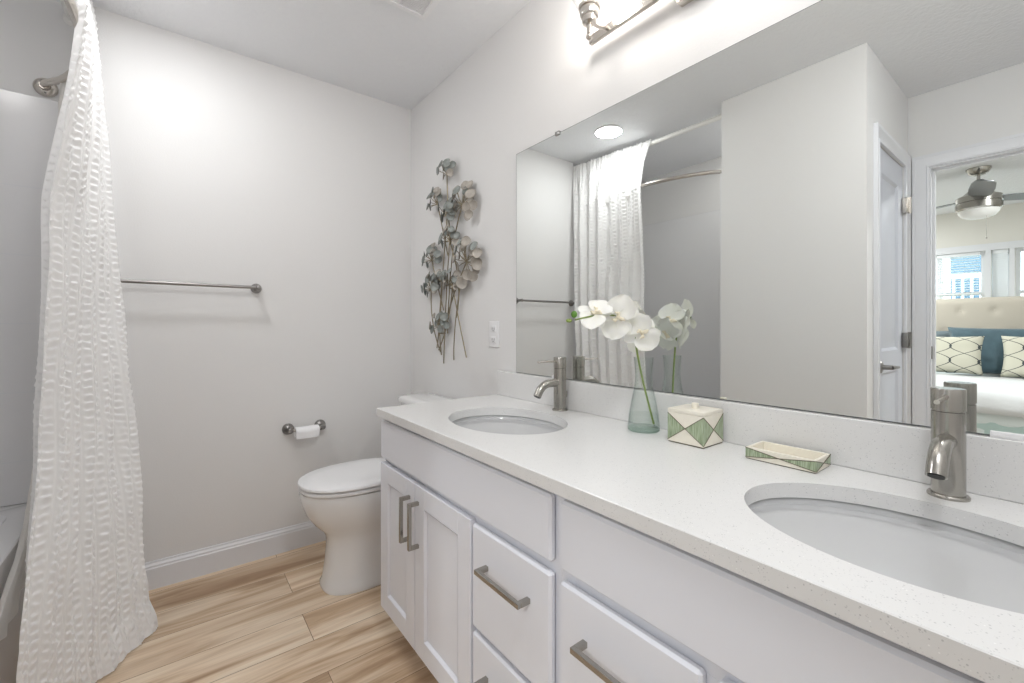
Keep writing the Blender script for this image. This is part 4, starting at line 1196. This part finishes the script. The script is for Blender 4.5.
def pillow(name, c, w_, h_, th, lean, mt_, label, rotz=0, group=None, fold=0.0):
    n = 22; rings = {}
    b = MB()
    for side in (1, -1):
        P = []
        for i in range(n + 1):
            v = i / n * 2 - 1; row = []
            for j in range(n + 1):
                u = j / n * 2 - 1
                prof = (max(0, 1 - u ** 4) * max(0, 1 - v ** 4)) ** 0.45
                pin = 1 - 0.07 * (1 - abs(u) ** 2) * abs(v) ** 3
                pin2 = 1 - 0.07 * (1 - abs(v) ** 2) * abs(u) ** 3
                row.append(Vector((side * th / 2 * prof * (1 + 0.12 * noise.noise(Vector((u * 2, v * 2, side)))), u * w_ / 2 * pin2, v * h_ / 2 * pin)))
            P.append(row)
        b.grid(P, flip=(side < 0))
    bmesh.ops.remove_doubles(b.bm, verts=b.bm.verts[:], dist=0.0005)
    o = b.build(name, mt_, sharp=100)
    o.location = c; o.rotation_euler = (0, R(-lean), R(rotz))
    tag(o, label, 'pillow', group)
    return o
pillow('throw_pillow', (-4.10, 0.83, 0.645 + 0.205), 0.56, 0.40, 0.13, 16, M['ogee'], 'cream throw pillow with dark interlaced lines, nearest the doorway frame')
pillow('throw_pillow', (-4.10, 0.14, 0.645 + 0.205), 0.60, 0.41, 0.13, 16, M['ogee'], 'cream throw pillow with dark interlaced lines, cut by the right picture edge')
pillow('throw_pillow', (-4.30, 0.38, 0.645 + 0.245), 0.92, 0.50, 0.14, 14, M['teal'], 'big dark teal pillow between and behind the cream patterned ones')
pillow('bed_pillow', (-4.53, 1.12, 0.645 + 0.225), 0.66, 0.46, 0.14, 8, M['greyblue'], 'slate grey pillow against the headboard, beside the doorway frame')
pillow('bed_pillow', (-4.53, 0.00, 0.645 + 0.235), 0.78, 0.47, 0.14, 8, M['greyblue'], 'slate grey pillow against the headboard, behind the teal pillow')
pillow('bed_pillow', (-4.52, 0.585, 0.645 + 0.225), 0.34, 0.43, 0.10, 8, M['coverlet'], 'cream pillow peeking out against the headboard between the darker ones')

# ceiling fan
FXc, FYc = -3.0, 0.485
ft = thing('ceiling_fan', 'brushed nickel ceiling fan with white bowl light in the bedroom', 'ceiling fan', (FXc, FYc, CEIL))
c = (FXc, FYc, 0)
MB().lathe([(0.075, CEIL), (0.074, CEIL - 0.012), (0.055, CEIL - 0.045), (0.035, CEIL - 0.055), (0.012, CEIL - 0.056)], c).build('canopy', M['nickel'], ft)
MB().cyl((FXc, FYc, CEIL - 0.14), (FXc, FYc, CEIL - 0.05), 0.011).build('downrod', M['nickel'], ft)
MB().lathe([(0.02, 2.315), (0.028, 2.305), (0.05, 2.27), (0.095, 2.225), (0.135, 2.205), (0.138, 2.160), (0.130, 2.157), (0.130, 2.150), (0.138, 2.147), (0.138, 2.105), (0.125, 2.095), (0.0, 2.094)], c, n=48).build('motor_housing', M['nickel'], ft)
MB().lathe([(0.124, 2.096), (0.120, 2.075), (0.100, 2.050), (0.065, 2.033), (0.0, 2.028)], c, n=40, cap0=False).build('light_bowl', M['frosted'], ft)
for a in (-8, 112, 232):
    dd = Vector((math.cos(R(a)), math.sin(R(a)), 0)); nn = Vector((-dd.y, dd.x, 0)); b = MB()
    rows = []
    for r_, w_ in ((0.10, 0.05), (0.18, 0.065), (0.35, 0.072), (0.55, 0.064), (0.62, 0.045), (0.64, 0.01)):
        p = Vector((FXc, FYc, 2.190)) + dd * r_
        rows.append([p + nn * w_ + Vector((0, 0, 0.008)), p + nn * w_ + Vector((0, 0, 0.014)), p - nn * w_ + Vector((0, 0, -0.005)), p - nn * w_ + Vector((0, 0, -0.011))])
    b.loft(rows); b.build('fan_blade', M['blade'], ft)
MB().cyl((FXc + 0.05, FYc - 0.05, 1.86), (FXc + 0.05, FYc - 0.05, 2.10), 0.0012, 6).sphere((FXc + 0.05, FYc - 0.05, 1.855), 0.007, n=8).build('pull_chain', M['nickel'], ft)

# house across the way with a balcony
hs = thing('neighbor_house', 'house across the way seen through the bedroom window blinds', 'house', (-10.5, 1.2, -3))
b = MB().box((-11.5, -4, -3), (-10, 6, 5.5))
k = 0
z = -3
while z < 5.4:
    b.loft([[Vector((-10.0, y, z)), Vector((-9.97, y, z)), Vector((-9.995, y, z + 0.17)), Vector((-10.0, y, z + 0.17))] for y in (-4, 6)]); z += 0.18
b.build('siding', M['siding'], hs)
for y0, y1, z0, z1 in ((0.6, 1.5, 1.3, 3.3), (2.2, 3.2, 1.9, 3.2), (-0.9, 0.1, 1.9, 3.2)):
    f = MB().box((-9.97, y0 - 0.1, z0 - 0.1), (-9.9, y1 + 0.1, z1 + 0.1)).build('window_frame', M['trim'], hs)
    MB().box((-9.90, y0, z0), (-9.885, y1, z1)).build('pane', M['house_dark'], f)
MB().box((-9.95, -0.6, 1.0), (-8.6, 2.8, 1.15)).build('balcony_floor', M['trim'], hs)
b = MB().box((-8.68, -0.6, 1.98), (-8.62, 2.8, 2.06)).box((-8.68, -0.6, 1.22), (-8.62, 2.8, 1.28))
y = -0.58
while y < 2.8: b.box((-8.665, y, 1.25), (-8.635, y + 0.035, 2.0)); y += 0.11
b.build('railing', M['trim'], hs)
g = MB().box((-30, -20, -3.1), (-4.93, 20, -3.0)).build('ground', mat('ground', (0.25, 0.3, 0.2, 1), 0.9)); struct(g)

for o in bpy.data.objects:
    if '_org' in o: del o['_org']
